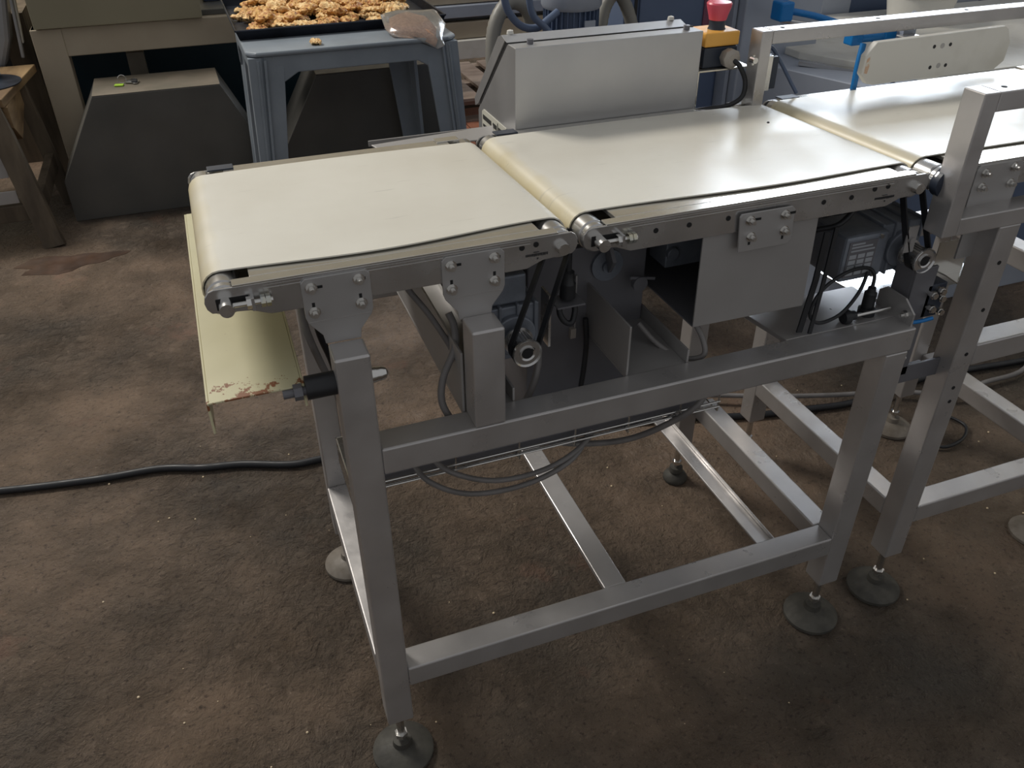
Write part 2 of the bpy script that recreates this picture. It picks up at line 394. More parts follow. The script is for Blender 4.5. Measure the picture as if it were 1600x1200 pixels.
# bent mounting plates standing on the posts
def mplate(cx, z0, parent):
    w_ = .047
    pts = [(cx-.025, z0), (cx+.025, z0), (cx+.027, z0+.014), (cx+w_-.003, z0+.036), (cx+w_, z0+.045), (cx+w_, z0+.098), (cx+w_-.006, z0+.104),
           (cx-w_+.006, z0+.104), (cx-w_, z0+.098), (cx-w_, z0+.045), (cx-w_+.003, z0+.036), (cx-.027, z0+.014)]
    p = obj('mounting_plate', G().prism(pts, 1, 1.0335, 1.0375), 'steel_plate', parent, bevel=.0008)
    for dx, dz in ((-.034, .09), (.031, .092), (-.034, .053), (.031, .055)):
        bolt_at(p, cx+dx, 1.0335, z0+dz)
        if dz > .08: put(SLOT, p, (cx+dx+(.004 if dx < 0 else -.002), 1.0333, z0+dz))
        else: put(VSLOT, p, (cx+dx, 1.0333, z0+dz+.004))
    obj('fold_line', G().box(cx-w_+.004, cx+w_-.004, 1.0329, 1.0335, z0+.0375, z0+.0385), 'steel', p)
    return p
mplate(.127, .976, fr)
mplate(.323, .974, fr)
# rubber feed-through with acorn nut through the left leg
rod = obj('black_spacer', G().cyl((.062, 1.010, .925), (.104, 1.010, .925), .0175, 24), 'rubber', fr, smooth=True)
obj('acorn_nut', G().lathe((.154, 1.01, .925), [(.0115, 0), (.0115, .008), (.0105, .010), (.0105, .016), (.008, .023), (.003, .026)], 20, axis=(1, 0, 0)), 'steel_bright', fr, smooth=True)
# tray brackets on the left side
g = G().box(.112, .114, 1.10, 1.23, .60, .66).box(.112, .14, 1.10, 1.102, .60, .66).box(.112, .14, 1.228, 1.23, .60, .66).box(.112, .14, 1.10, 1.23, .60, .602)
obj('tray_bracket', g, 'steel_bright', fr)

# second frame
f2 = thing('support_frame', (1.58, 1.28, 0), 'satin steel tube frame at the right edge with two rectangular guard hoops', 'machine frame')
A0, B0, YF = 1.297, 1.82, 1.0
leg(f2, A0, YF, .975, .137); leg(f2, B0, YF, .975, .137, 'foot_pale'); leg(f2, A0, 1.56, .90, .137, 'foot_pale', k=.55); leg(f2, B0-.035, 1.505, .90, .137, 'foot_pale')
obj('lower_beam', tube_box(A0+T, B0, YF, YF+T, .236, .285), 'steel', f2, bevel=.003)
obj('upper_beam', tube_box(A0+T, B0, YF, YF+T, .668, .717), 'steel', f2, bevel=.003)
obj('upper_beam', tube_box(A0+T, B0-.035, 1.52, 1.57, .668, .717), 'steel', f2, bevel=.003)
obj('side_rail', tube_box(A0, A0+T, YF+T, 1.56, .236, .285), 'steel', f2, bevel=.003)
obj('side_rail', tube_box(B0-.002, B0+T-.002, YF+T, 1.505, .236, .285), 'steel', f2, bevel=.003)
obj('side_rail', tube_box(B0-.045, B0+T-.045, YF+T, 1.505, .668, .717), 'steel', f2, bevel=.003)
for x, z in ((1.325, .90), (1.327, .80), (1.325, .70), (1.322, .62), (1.325, .585)): put(HOLE, f2, (x, YF-.0003, z))
def guard(name, x0, x1, y, z0, z1, wd=.032, dp=.045, legs=0):
    """flat rectangular tube hoop; both uprights, top and bottom bar"""
    pr = []
    u1 = obj(name, tube_box(x0, x0+wd, y, y+dp, z0 if not legs else legs, z1), 'steel_rail' if False else 'steel', f2, bevel=.002)
    obj('guard_bar', tube_box(x0+wd, x1-wd, y, y+dp, z1-wd, z1), 'steel', u1, bevel=.002)
    obj('guard_upright', tube_box(x1-wd, x1, y, y+dp, z0, z1), 'steel', u1, bevel=.002)
    if not legs: obj('guard_bar', tube_box(x0+wd, x1-wd, y, y+dp, z0, z0+wd), 'steel', u1, bevel=.002)
    for k in range(3):
        x = x0+.06+k*.24; obj('screw_hole', G().cyl((x, y+dp/2, z1-.0005), (x, y+dp/2, z1+.0006), .005, 12), 'hole', u1)
    return u1
guard('guard_hoop', 1.158, 1.95, .995, .977, 1.223)
guard('guard_hoop', 1.093, 1.95, 1.500, .72, 1.221, .026, .04, legs=.70)
# dark coupling bracket between the frames
cb = obj('coupling_bracket', G().box(1.165, 1.215, 1.03, 1.036, .66, .90).box(1.165, 1.30, 1.03, 1.036, .64, .68).box(1.165, 1.17, 1.036, 1.08, .66, .90).box(1.165, 1.30, 1.036, 1.08, .64, .645), 'dark_steel', f2, bevel=.001)
obj('hinge_knuckle', G().cyl((1.155, 1.02, .735), (1.155, 1.07, .735), .016, 20).cyl((1.163, 1.02, .70), (1.163, 1.07, .70), .014, 20), 'dark_steel', cb, smooth=True)
obj('deflector_plate', G().box(1.34, 1.42, 1.15, 1.152, .765, .872), 'steel_bed', f2)
obj('catch_plate', G().prism([(1.375, 1.10), (1.43, 1.10), (1.46, 1.19), (1.385, 1.19)], 2, .790, .793), 'mirror', f2)

# ------------------------------------------------------------------ belt conveyors
def rail_profile(xa, xb):
    """outline of the side rail in x,z; rounded end lobes, deeper middle"""
    a, b = xa-.014, xb+.014
    P = []
    for k in range(7):
        t = PI/2+k*PI/6; P.append((a+.002+.014*math.cos(t), 1.066+.018*math.sin(t)))
    P = P[:6]
    P += [(xa+.03, 1.046), (xa+.055, 1.036), (xb-.055, 1.036), (xb-.03, 1.046)]
    for k in range(6):
        t = -PI/2+(k+.6)*PI/6; P.append((b-.002+.014*math.cos(t), 1.066+.018*math.sin(t)))
    return P
def conveyor(label, xa, xb, left_tension=True, holes=(), text=None, belt_y=(1.078, 1.500), name='belt_conveyor'):
    cx = (xa+xb)/2
    r = thing(name, (cx, 1.27, 1.036), label, 'conveyor')
    r.rotation_euler = (0, 0, 0)
    RZ, RR = 1.063, .0245
    near, far = 1.0375, 1.545
    # side rails: a plate with a thin top flange
    for yy, sgn in ((near, 1), (far, -1)):
        g = G().prism(rail_profile(xa, xb), 1, yy, yy+sgn*.004)
        rl = obj('side_rail', g, 'steel_rail', r, bevel=.0008)
        g = G().box(xa+.012, xb-.006, min(yy, yy+sgn*.02), max(yy, yy+sgn*.02), 1.0835, 1.0865)
        obj('top_flange', g, 'steel_bed', rl, bevel=.0006)
        if sgn == 1:
            obj('flange_seam', G().box(xa+.05, xb-.05, yy-.001, yy, 1.0745, 1.0755).box(xa+.05, xb-.05, yy-.0005, yy+.0005, 1.0790, 1.0797), 'steel_bright', rl)
            for hx, hz in holes: put(HOLE, rl, (hx, yy-.0003, hz))
    # slider bed with notched ends
    g = G().prism([(xa+.036, 1.0575), (xb-.036, 1.0575), (xb-.028, 1.0575), (xb-.028, far-.02), (xa+.036, far-.02)], 2, 1.0800, 1.0868)
    obj('slider_bed', g, 'steel_bed', r, bevel=.001)
    # rollers with grooves
    for x in (xa, xb):
        g = G().lathe((x, near+.006, RZ), [(.0, 0), (.020, 0), (.0225, .003), (.0225, .012), (.0205, .013), (.0205, .0155), (.0235, .017), (.0238, .20), (.0238, .44), (.0225, .494), (.0, .494)], 32, axis=(0, 1, 0))
        rl = obj('roller', g, 'steel_rail', r, smooth=True)
        obj('axle', G().cyl((x, near-.016 if (x == xa and left_tension) else near-.006, RZ-.001), (x, near+.01, RZ-.001), .0085, 20).cyl((x, far-.01, RZ), (x, far+.01, RZ), .0085, 20), 'steel_bright', rl, smooth=True)
        obj('axle_bore', G().cyl((x, near-.0168 if (x == xa and left_tension) else near-.0068, RZ-.001), (x, near-.005, RZ-.001), .0035, 12), 'hole', rl)
    if left_tension:
        sl = obj('tension_slot', G().box(xa-.012, xa+.030, near-.0008, near+.001, RZ-.009, RZ+.007), 'hole', r)
        z = RZ-.001
        obj('tension_screw', G().cyl((xa+.006, near-.008, z), (xa+.060, near-.008, z), .0035, 12), 'steel_bright', r)
        for dx, m_ in ((.026, 'steel_bright'), (.044, 'zinc_gold'), (.051, 'zinc_gold')):
            obj('tension_nut', G().hexa((xa+dx, near-.008, z), (xa+dx+.006, near-.008, z), .0085), m_, r)
        obj('lug', G().box(xa+.032, xa+.036, near-.016, near, z-.009, z+.009), 'steel_rail', r)
        obj('axle_collar', G().lathe((xa, near-.022, z), [(.0045, 0), (.0095, 0), (.0095, .022), (.0045, .022)], 24, axis=(0, 1, 0)), 'steel_bright', r, smooth=True)
    else: pass
    obj('axle_collar', G().lathe((xb, near-.011, RZ-.001), [(.004, 0), (.009, 0), (.010, .011), (.004, .011)], 24, axis=(0, 1, 0)), 'steel_bright', r, smooth=True)
    # corner guard strips on the far side
    for x in (xa+.01, xb-.05):
        obj('corner_strip', G().box(x, x+.045, far-.022, far+.004, 1.0865, 1.0895), 'black_plastic' if x < cx else 'steel_bed', r, bevel=.001)
    # belt: closed loop with thickness, edges a little wavy
    th = .0022; RB = RR+.0005
    prof = []
    n = 9
    for k in range(31): prof.append((xa+(xb-xa)*k/30, RZ+RB, 'T'))
    for k in range(1, n): t = PI/2-k*PI/n; prof.append((xb+RB*math.cos(t), RZ+RB*math.sin(t), 'E'))
    for k in range(31): prof.append((xb-(xb-xa)*k/30, RZ-RB-.001, 'B'))
    for k in range(1, n): t = -PI/2-k*PI/n; prof.append((xa+RB*math.cos(t), RZ+RB*math.sin(t), 'E'))
    g = G(); NY = 26; rows = []
    m = len(prof)
    nrm = []
    for i in range(m):
        a = prof[i-1]; b = prof[(i+1) % m]; d = Vector((b[0]-a[0], 0, b[1]-a[1])).normalized(); nrm.append(Vector((-d.z, 0, d.x)))
    for side in (0, 1):
        lay = []
        for i, (x, z, k) in enumerate(prof):
            row = []
            u = (x-xa)/(xb-xa)
            yn = belt_y[0]+.006*math.cos(u*2*PI)-.004*math.sin(u*5+xa*7)
            yf = belt_y[1]+.003*math.sin(u*4)
            for j in range(NY+1):
                v = j/NY; y = yn+(yf-yn)*v
                up = 0
                if k == 'T': up = math.sin(PI*min(1, max(0, u)))*.0009
                p = Vector((x, y, z+up))+nrm[i]*(th*side)
                row.append(g.b.verts.new(p))
            lay.append(row)
        rows.append(lay)
    I, O = rows
    for i in range(m):
        i2 = (i+1) % m
        for j in range(NY):
            g.b.faces.new((O[i][j], O[i2][j], O[i2][j+1], O[i][j+1]))
            g.b.faces.new((I[i][j], I[i][j+1], I[i2][j+1], I[i2][j]))
        g.b.faces.new((I[i][0], I[i2][0], O[i2][0], O[i][0])); g.b.faces.new((I[i][NY], O[i][NY], O[i2][NY], I[i2][NY]))
    obj('belt', g, belt_mat('off_white_belt_%d' % int(xa*100), xa-RB), r, smooth=True)
    # stencilled maker's plate lettering engraved in the rail
    if text:
        tx, tz, tw = text
        g = G(); rr = random.Random(5); x = tx
        while x < tx+tw:
            wd = rr.uniform(.0009, .0022); g.box(x, x+wd, near-.0007, near, tz-.0022+rr.uniform(0, .001), tz+.0022); x += wd+.0008
        g.box(tx+tw*.35, tx+tw*.62, near-.0007, near, tz+.004, tz+.005); g.box(tx+tw*.52, tx+tw*.58, near-.0007, near, tz-.007, tz-.005)
        obj('stencilled_text', g, 'ink', r)
    return r
def tilt(root, fall=.0175):
    """lower the far side a little about the near rail, in the mesh data"""
    done = set()
    def walk(o):
        for c in o.children:
            if c.type == 'MESH' and c.name.split('.')[0] in ('side_rail', 'top_flange', 'slider_bed', 'roller', 'axle', 'axle_bore', 'corner_strip', 'belt') and c.data.name not in done:
                done.add(c.data.name); off = wpos(c)
                for v in c.data.vertices:
                    y = v.co.y+off.y
                    v.co.z -= max(0, (y-1.0375))/(.5075)*fall
            walk(c)
    walk(root)
c1 = conveyor('left short belt conveyor with an off-white belt, bolted on two plates above the near frame', -.018, .461,
              holes=((.398, 1.071), (.420, 1.073)), text=(.404, 1.0565, .034))
c2 = conveyor('middle longer belt conveyor with an off-white belt, in front of the sloped steel hood', .521, 1.113,
              holes=((.617, 1.063), (.675, 1.063), (.745, 1.063), (.925, 1.063), (.98, 1.063), (1.025, 1.071), (1.052, 1.072)), text=(1.03, 1.0525, .040), belt_y=(1.082, 1.508))
c3 = conveyor('right belt conveyor below the white pusher paddle, between two guard hoops', 1.176, 1.92, left_tension=False,
              holes=((1.195, 1.067), (1.21, 1.06)), belt_y=(1.095, 1.515))
obj('drive_hub', G().lathe((1.176, 1.025, 1.062), [(.0, 0), (.018, 0), (.027, .004), (.027, .02), (.021, .022), (.021, .04), (.0, .04)], 24, axis=(0, 1, 0)), 'black_plastic', c3, smooth=True)
p3 = obj('mounting_plate', G().prism([(1.245, 1.0), (1.335, 1.0), (1.342, 1.01), (1.342, 1.075), (1.335, 1.083), (1.245, 1.083), (1.238, 1.075), (1.238, 1.01)], 1, 1.0335, 1.0375), 'steel_plate', c3, bevel=.0008)
for x, z in ((1.257, 1.069), (1.321, 1.072), (1.258, 1.043), (1.324, 1.042)):
    bolt_at(p3, x, 1.0335, z)
obj('mounting_plate', G().box(1.26, 1.32, 1.04, 1.044, .90, 1.0), 'steel_plate', c3)
p2 = obj('mounting_plate', G().prism([(.768, 1.003), (.862, 1.003), (.868, 1.01), (.865, 1.063), (.859, 1.069), (.765, 1.069), (.762, 1.064)], 1, 1.0300, 1.0335), 'steel_plate', c2, bevel=.0008)
for x, z in ((.781, 1.057), (.846, 1.057), (.787, 1.028), (.850, 1.029)):
    bolt_at(p2, x, 1.0300, z)
for x, z in ((.790, 1.057), (.855, 1.058)): put(SLOT, p2, (x, 1.0298, z))
for x in (.786, .849): put(VSLOT, p2, (x, 1.0298, 1.018))

bpy.context.view_layer.update()
for c_ in (c1, c2, c3): tilt(c_)
# crumbs on the middle belt
tag(obj('dark_crumb', G().lathe((1.02, 1.34, 1.0925), [(.001, 0), (.003, .001), (.002, .003)], 8), 'ink'), 'tiny dark crumb lying on the middle white belt', 'crumb')

# ------------------------------------------------------------------ weighing cell housing under the middle conveyor
wb = thing('load_cell_housing', (.82, 1.25, .866), 'open-sided sheet steel box hanging below the middle conveyor', 'steel box')
g = G().prism([(.712, .867), (.934, .865), (.928, 1.034), (.709, 1.036)], 1, 1.045, 1.048)
obj('front_plate', g, 'steel_plate', wb, bevel=.0005)
obj('base_plate', G().box(.712, .934, 1.048, 1.44, .866, .869), 'dark_steel', wb)
obj('back_plate', G().box(.712, .934, 1.44, 1.443, .866, 1.034), 'dark_steel', wb)
obj('side_plate', G().box(.926, .929, 1.048, 1.44, .869, 1.03), 'dark_steel', wb)
obj('load_cell', G().box(.74, .88, 1.20, 1.26, .90, .96).cyl((.75, 1.19, .93), (.75, 1.20, .93), .012).cyl((.86, 1.19, .93), (.86, 1.20, .93), .012), 'motor', wb, bevel=.002)
# bracketed sensor disc left of it
sb = thing('reflector_bracket', (.60, 1.2, .80), 'dim steel arm with a round disc and knob below the middle belt', 'bracket')
obj('arm', G().bar((.66, 1.30, .84), (.60, 1.14, .98), .03, .006, (1, 0, 0)).bar((.50, 1.2, 1.0), (.60, 1.2, 1.005), .008, .008), 'dark_steel', sb)
obj('disc', G().lathe((.62, 1.2, .93), [(.0, 0), (.03, 0), (.03, .006), (.012, .008), (.012, .014), (.0, .014)], 24, axis=(0, -1, 0)), 'motor', sb, smooth=True)
obj('knob', G().cyl((.67, 1.17, .90), (.67, 1.16, .90), .014, 18).bar((.65, 1.165, .915), (.70, 1.165, .905), .005, .005), 'dark_steel', sb)

# dark electrical housing behind the first gearmotor
eb = thing('junction_box', (.58, 1.3, .62), 'plain dark grey sheet metal box behind the left drive belt and pulley', 'box')
obj('body', G().box(.47, .70, 1.20, 1.46, .62, .97), 'dark_steel', eb, bevel=.003)
obj('hinge_strip', G().box(.560, .563, 1.195, 1.2, .80, .92), 'steel_plate', eb)
obj('latch', G().box(.552, .563, 1.19, 1.2, .795, .815), 'gland', eb, bevel=.001)

# ------------------------------------------------------------------ gearmotors with toothed belts
def drive(label, px, pz, rx, rz, fins, name='gearmotor'):
    r = thing(name, (px+.04, 1.16, pz-.03), label, 'motor')
    y0 = 1.028
    pul = obj('pulley', G().lathe((px, y0, pz), [(.009, .002), (.0125, 0), (.0125, .003), (.021, .003), (.0235, .0), (.0245, .002), (.0245, .004), (.019, .006), (.019, .040), (.0245, .041), (.0245, .044), (.0, .044)], 32, axis=(0, 1, 0)), 'steel_rail', r, smooth=True)
    obj('keyed_bore', G().cyl((px, y0+.001, pz), (px, y0+.0025, pz), .0092, 20).box(px-.002, px+.012, y0+.0008, y0+.0025, pz-.001+.004, pz+.003+.004), 'hole', pul)
    g = G()
    for k in range(22):
        a = k*2*PI/22; c_, s_ = math.cos(a), math.sin(a)
        g.bar((px+c_*.0195, y0+.008, pz+s_*.0195), (px+c_*.0195, y0+.039, pz+s_*.0195), .0022, .0022, (c_, 0, s_))
    obj('pulley_teeth', g, 'steel_rail', pul)
    # belt loop around both pulleys
    R1, R2 = .0215, .017
    d = Vector((rx-px, 0, rz-pz)); L_ = d.length; th = math.atan2(d.z, d.x); al = math.acos((R1-R2)/L_)
    P = []
    for k in range(13):
        t = th+al+(2*PI-2*al)*k/12; P.append((px+R1*math.cos(t), pz+R1*math.sin(t)))
    for k in range(9):
        t = th-al+2*al*k/8; P.append((rx+R2*math.cos(t), rz+R2*math.sin(t)))
    g = G(); n = len(P); cxy = Vector(((px+rx)/2, (pz+rz)/2))
    ring = []
    for i in range(n):
        a = Vector(P[i-1]); b = Vector(P[(i+1) % n]); t = (b-a).normalized(); nn = Vector((t.y, -t.x))
        p = Vector(P[i]); q = p+nn*.0028
        ring.append([g.b.verts.new((p.x, y0+.046-.034, p.y)), g.b.verts.new((q.x, y0+.046-.034, q.y)), g.b.verts.new((q.x, y0+.026, q.y)), g.b.verts.new((p.x, y0+.026, p.y))])
    for i in range(n):
        A, B = ring[i], ring[(i+1) % n]
        for k in range(4): g.b.faces.new((A[k], B[k], B[(k+1) % 4], A[(k+1) % 4]))
    obj('drive_belt', g, 'rubber', r)
    obj('shaft', G().cyl((px, y0+.04, pz), (px, 1.10, pz), .0095, 18), 'steel_rail', r)
    # gearbox with flange and ribs
    g = G().box(px-.05, px+.045, 1.095, 1.175, pz-.048, pz+.050).cyl((px, 1.085, pz), (px, 1.1, pz), .036, 28)
    for k in range(4): g.box(px-.055+k*.03, px-.050+k*.03, 1.09, 1.175, pz-.052, pz+.055)
    obj('gearbox', g, 'motor', r, bevel=.003)
    g = G().lathe((px-.005, 1.175, pz+.004), [(.0, 0), (.052, 0), (.052, .012), (.046, .014), (.046, .15), (.05, .152), (.05, .19), (.04, .20), (.0, .20)], 32, axis=(0, 1, 0))
    obj('motor_body', g, 'motor', r, smooth=True)
    g = G()
    for k in range(26):
        a = k*2*PI/26
        g.bar((px-.005+.048*math.cos(a), 1.19, pz+.004+.048*math.sin(a)), (px-.005+.048*math.cos(a), 1.325, pz+.004+.048*math.sin(a)), .002, .012, (math.cos(a), 0, math.sin(a)))
    obj('cooling_fins', g, 'motor', r)
    return r
m1 = drive('grey gearmotor with round keyed pulley hanging below the right end of the left conveyor', .405, .893, .461, 1.062, False)
obj('bracket_plate', G().box(.463, .467, 1.085, 1.12, .86, .955), 'steel_bright', m1)
obj('terminal_box', G().box(.36, .43, 1.10, 1.19, .945, .995), 'motor', m1, bevel=.004)
m2 = drive('finned gearmotor with a rating plate below the right end of the middle conveyor', 1.175, .916, 1.113, 1.062, True)
tb = obj('terminal_box', G().box(1.03, 1.125, 1.075, 1.17, .875, .965), 'motor', m2, bevel=.006)
rp = obj('rating_plate', G().box(1.037, 1.098, 1.0735, 1.0752, .885, .955), 'dark_steel', tb)
g = G()
for i in range(3):
    for j in range(4): g.box(1.041+i*.019, 1.056+i*.019, 1.0728, 1.0736, .889+j*.011, .897+j*.011)
g.box(1.042, 1.094, 1.0728, 1.0736, .936, .939).box(1.042, 1.088, 1.0728, 1.0736, .943, .946).box(1.042, 1.07, 1.0728, 1.0736, .949, .952)
obj('rating_print', g, 'plate_text', tb)
for x, z in ((1.104, .958), (1.104, .882)): obj('cover_screw', G().cyl((x, 1.075, z), (x, 1.071, z), .004, 12), 'steel_bright', tb)
obj('mounting_bracket', G().box(1.128, 1.150, 1.04, 1.043, .935, .985).cyl((1.138, 1.04, .96), (1.138, 1.034, .96), .006, 12), 'steel_plate', m2)

# polished shelf plate under the second motor
sp = thing('drip_plate', (1.27, 1.24, .78), 'mirror-bright steel plate catching daylight under the finned motor', 'plate')
obj('plate', G().prism([(1.180, 1.134), (1.292, 1.142), (1.42, 1.20), (1.42, 1.37), (1.20, 1.37), (1.164, 1.267)], 2, .777, .780), 'mirror', sp)
obj('support_tab', G().box(1.25, 1.28, 1.20, 1.24, .715, .777).box(1.22, 1.42, 1.20, 1.24, .70, .715), 'steel_plate', sp)
# sensor with round connector
ps = thing('proximity_sensor', (1.10, 1.06, .806), 'stubby black cylindrical sensor plug standing on the beam plate below the finned motor', 'sensor')
obj('body', G().lathe((1.10, 1.06, .806), [(.0, 0), (.016, 0), (.016, .012), (.0115, .014), (.0115, .045), (.008, .048), (.007, .056), (.0, .058)], 20), 'rubber', ps, smooth=True)
fl = thing('sensor_clamp', (1.07, 1.03, .806), 'horizontal bright pin with black fluted grip lying on the beam plate', 'clamp')
obj('pin', G().cyl((1.06, 1.045, .818), (1.135, 1.040, .822), .0035, 12), 'steel_bright', fl)
obj('grip', G().lathe((1.035, 1.047, .818), [(.0, 0), (.012, 0), (.014, .004), (.014, .012), (.009, .016), (.009, .026), (.0, .026)], 14, axis=(1, 0, 0)), 'rubber', fl)

def cable(name, pts, r, m, label, cat='cable', group=None, sub=6, ridge=0, seg=10):
    o = obj(name, G().tube(pts, r, seg, sub, ridge=ridge), m, smooth=True)
    return tag(o, label, cat, group)
cable('sensor_lead', [(1.10, 1.06, .86), (1.102, 1.065, .885), (1.085, 1.07, .90), (1.03, 1.06, .905), (.975, 1.05, .885), (.955, 1.045, .845), (.975, 1.04, .823), (1.02, 1.04, .832), (1.06, 1.05, .862), (1.09, 1.07, .89)], .0034, 'rubber', 'black sensor lead looped in a ring right of the open steel box')
def strap(pts, wd, label):
    g = G()
    for a, b in zip(pts, pts[1:]): g.bar(a, b, wd, .003, (0, -1, 0))
    tag(obj('cable_strap', g, 'rubber'), label, 'strap')
strap([(.958, 1.05, 1.0), (.951, 1.045, .91), (.935, 1.04, .812)], .012, 'wider black strap hanging down to the beam right of the open steel box')
strap([(.985, 1.06, 1.0), (.974, 1.05, .90), (.955, 1.035, .808)], .008, 'narrow black strap hanging beside the wider one onto the beam')
cable('air_hose', [(1.0, 1.15, 1.01), (.965, 1.11, .95), (.94, 1.09, .905), (.93, 1.08, .86)], .0045, 'blue', 'thin blue air hose passing behind the two black straps', 'hose')
cable('air_hose', [(1.15, 1.03, .80), (1.165, 1.02, .795), (1.19, 1.015, .795), (1.215, 1.01, .80)], .0038, 'blue', 'short blue air hose stub at the gap between the two frames', 'hose')
fv = thing('air_valve', (1.24, 1.02, .78), 'small cluster of bright air fittings on the near side of the frame gap', 'valve')
obj('valve_body', G().box(1.205, 1.25, 1.03, 1.06, .79, .86), 'black_plastic', fv, bevel=.002)
for x, z in ((1.21, .845), (1.232, .835), (1.215, .815), (1.238, .805), (1.228, .85)):
    obj('fitting', G().cyl((x, 1.03, z), (x, 1.012, z), .006, 12).hexa((x, 1.022, z), (x, 1.016, z), .008), 'steel_bright', fv)

# sensor plug hanging below the joint of the conveyors
sg = thing('hanging_plug', (.50, 1.06, .93), 'black round cable plug hanging on a bracket below the joint of left and middle conveyors', 'plug')
obj('plug_body', G().lathe((.497, 1.09, .945), [(.0, 0), (.013, 0), (.013, .025), (.0105, .028), (.010, .045), (.0055, .048), (.005, .12), (.0, .12)], 18), 'rubber', sg, smooth=True)
obj('plug_bracket', G().box(.472, .520, 1.07, 1.11, .936, .939), 'dark_steel', sg)
obj('plug_lead', G().tube([(.484, 1.09, .936), (.482, 1.085, .92), (.490, 1.08, .905), (.502, 1.08, .902), (.509, 1.085, .92), (.508, 1.09, .936)], .005, 10), 'rubber', sg, smooth=True)

# ------------------------------------------------------------------ hood behind the middle conveyor
hd = thing('control_hood', (.78, 1.65, .95), 'brushed steel hood with sloped back and screwed lid behind the middle belt', 'machine hood')
side = [(1.548, .98), (1.548, 1.222), (1.592, 1.222), (1.765, 1.063), (1.782, 1.045), (1.782, .98)]
obj('body', G().prism(side, 0, .580, .985), 'steel_hood', hd, bevel=.0015)
lid = [(1.590, 1.224), (1.620, 1.232), (1.640, 1.225), (1.800, 1.066), (1.797, 1.050), (1.775, 1.060), (1.600, 1.226)]
obj('lid', G().prism(lid, 0, .578, .972), 'steel_hood', hd, bevel=.001)
obj('lid_gap', G().prism([(1.588, 1.2235), (1.593, 1.2245), (1.768, 1.0645), (1.764, 1.061)], 0, .5795, .9855), 'hole', hd)
for x, y, z in ((.598, 1.625, 1.232), (.95, 1.622, 1.232)):
    obj('lid_screw', G().lathe((x, y, z), [(.0, 0), (.007, 0), (.006, .006), (.0, .008)], 14), 'white_plastic', hd, smooth=True)
for x, y in ((.620, 1.574), (.958, 1.570)):
    obj('lid_screw', G().lathe((x, y, 1.222), [(.0, 0), (.0065, 0), (.0065, .009), (.0, .010)], 14), 'dark_steel', hd, smooth=True)
lb = obj('type_label', G().prism([(1.600, .975), (1.752, .975), (1.752, 1.050), (1.742, 1.056), (1.600, 1.056)][:], 0, .5785, .580), 'label', hd)
g = G(); rr = random.Random(11)
for row, z in enumerate((1.040, 1.022, 1.006, .992)):
    for y0_, y1_ in ((1.745, 1.690), (1.680, 1.655), (1.645, 1.610)):
        y = y0_
        while y > y1_:
            wd = rr.uniform(.003, .007); g.box(.5778, .5786, y-wd, y, z-(.005 if row == 0 else .003), z+(.005 if row == 0 else .003)); y -= wd+.003
g.box(.5778, .5786, 1.649, 1.651, .978, 1.052)
obj('label_print', g, 'ink', hd)

# slanting steel strip between first conveyor and hood
ts = thing('side_chute_plate', (.42, 1.62, 1.03), 'thin bare steel plate slanting behind the far edge of the left conveyor', 'plate')
obj('plate', G().prism([(.312, 1.60), (.545, 1.575), (.570, 1.655), (.305, 1.626)], 2, 1.045, 1.048), 'steel_plate', ts, bevel=.0008)
obj('lip', G().prism([(.305, 1.036), (.305, 1.047), (.57, 1.047), (.57, 1.036)], 1, 1.652, 1.655), 'steel_plate', ts)
for x in (.33, .52): obj('stay', G().bar((x, 1.49, 1.03), (x, 1.61, 1.043), .02, .004), 'steel_plate', ts)

# emergency stop on its shelf
es = thing('emergency_stop', (1.05, 1.60, 1.135), 'yellow and black emergency stop with red mushroom button beside the steel hood', 'emergency stop')
obj('box_base', G().box(1.003, 1.083, 1.565, 1.635, 1.142, 1.183), 'black_plastic', es, bevel=.003)
obj('box_cover', G().box(1.002, 1.084, 1.564, 1.636, 1.184, 1.212), 'yellow', es, bevel=.003)
obj('button_neck', G().lathe((1.047, 1.598, 1.212), [(.0, 0), (.019, 0), (.017, .004), (.0165, .018), (.0, .018)], 24), 'black_plastic', es, smooth=True)
obj('red_button', G().lathe((1.047, 1.598, 1.230), [(.0, 0), (.018, 0), (.020, .008), (.0255, .026), (.0262, .031), (.024, .034), (.012, .036), (.0, .0365)], 28), 'red', es, smooth=True)
obj('cable_gland', G().lathe((1.058, 1.565, 1.162), [(.0, 0), (.017, 0), (.0185, .004), (.0185, .010), (.020, .012), (.020, .022), (.012, .028), (.0, .028)], 8, axis=(0, -1, 0)), 'gland', es, smooth=True)
g = G().box(.992, 1.115, 1.555, 1.66, 1.137, 1.141).box(.988, .992, 1.555, 1.66, 1.06, 1.141)
obj('shelf', g, 'steel_bed', es, bevel=.0008)
cable('stop_button_lead', [(1.060, 1.54, 1.160), (1.070, 1.53, 1.150), (1.085, 1.525, 1.12), (1.080, 1.52, 1.09), (1.05, 1.52, 1.075), (1.01, 1.53, 1.069), (.975, 1.54, 1.064)], .005, 'rubber', 'black lead curving from the emergency stop gland down behind the middle belt')

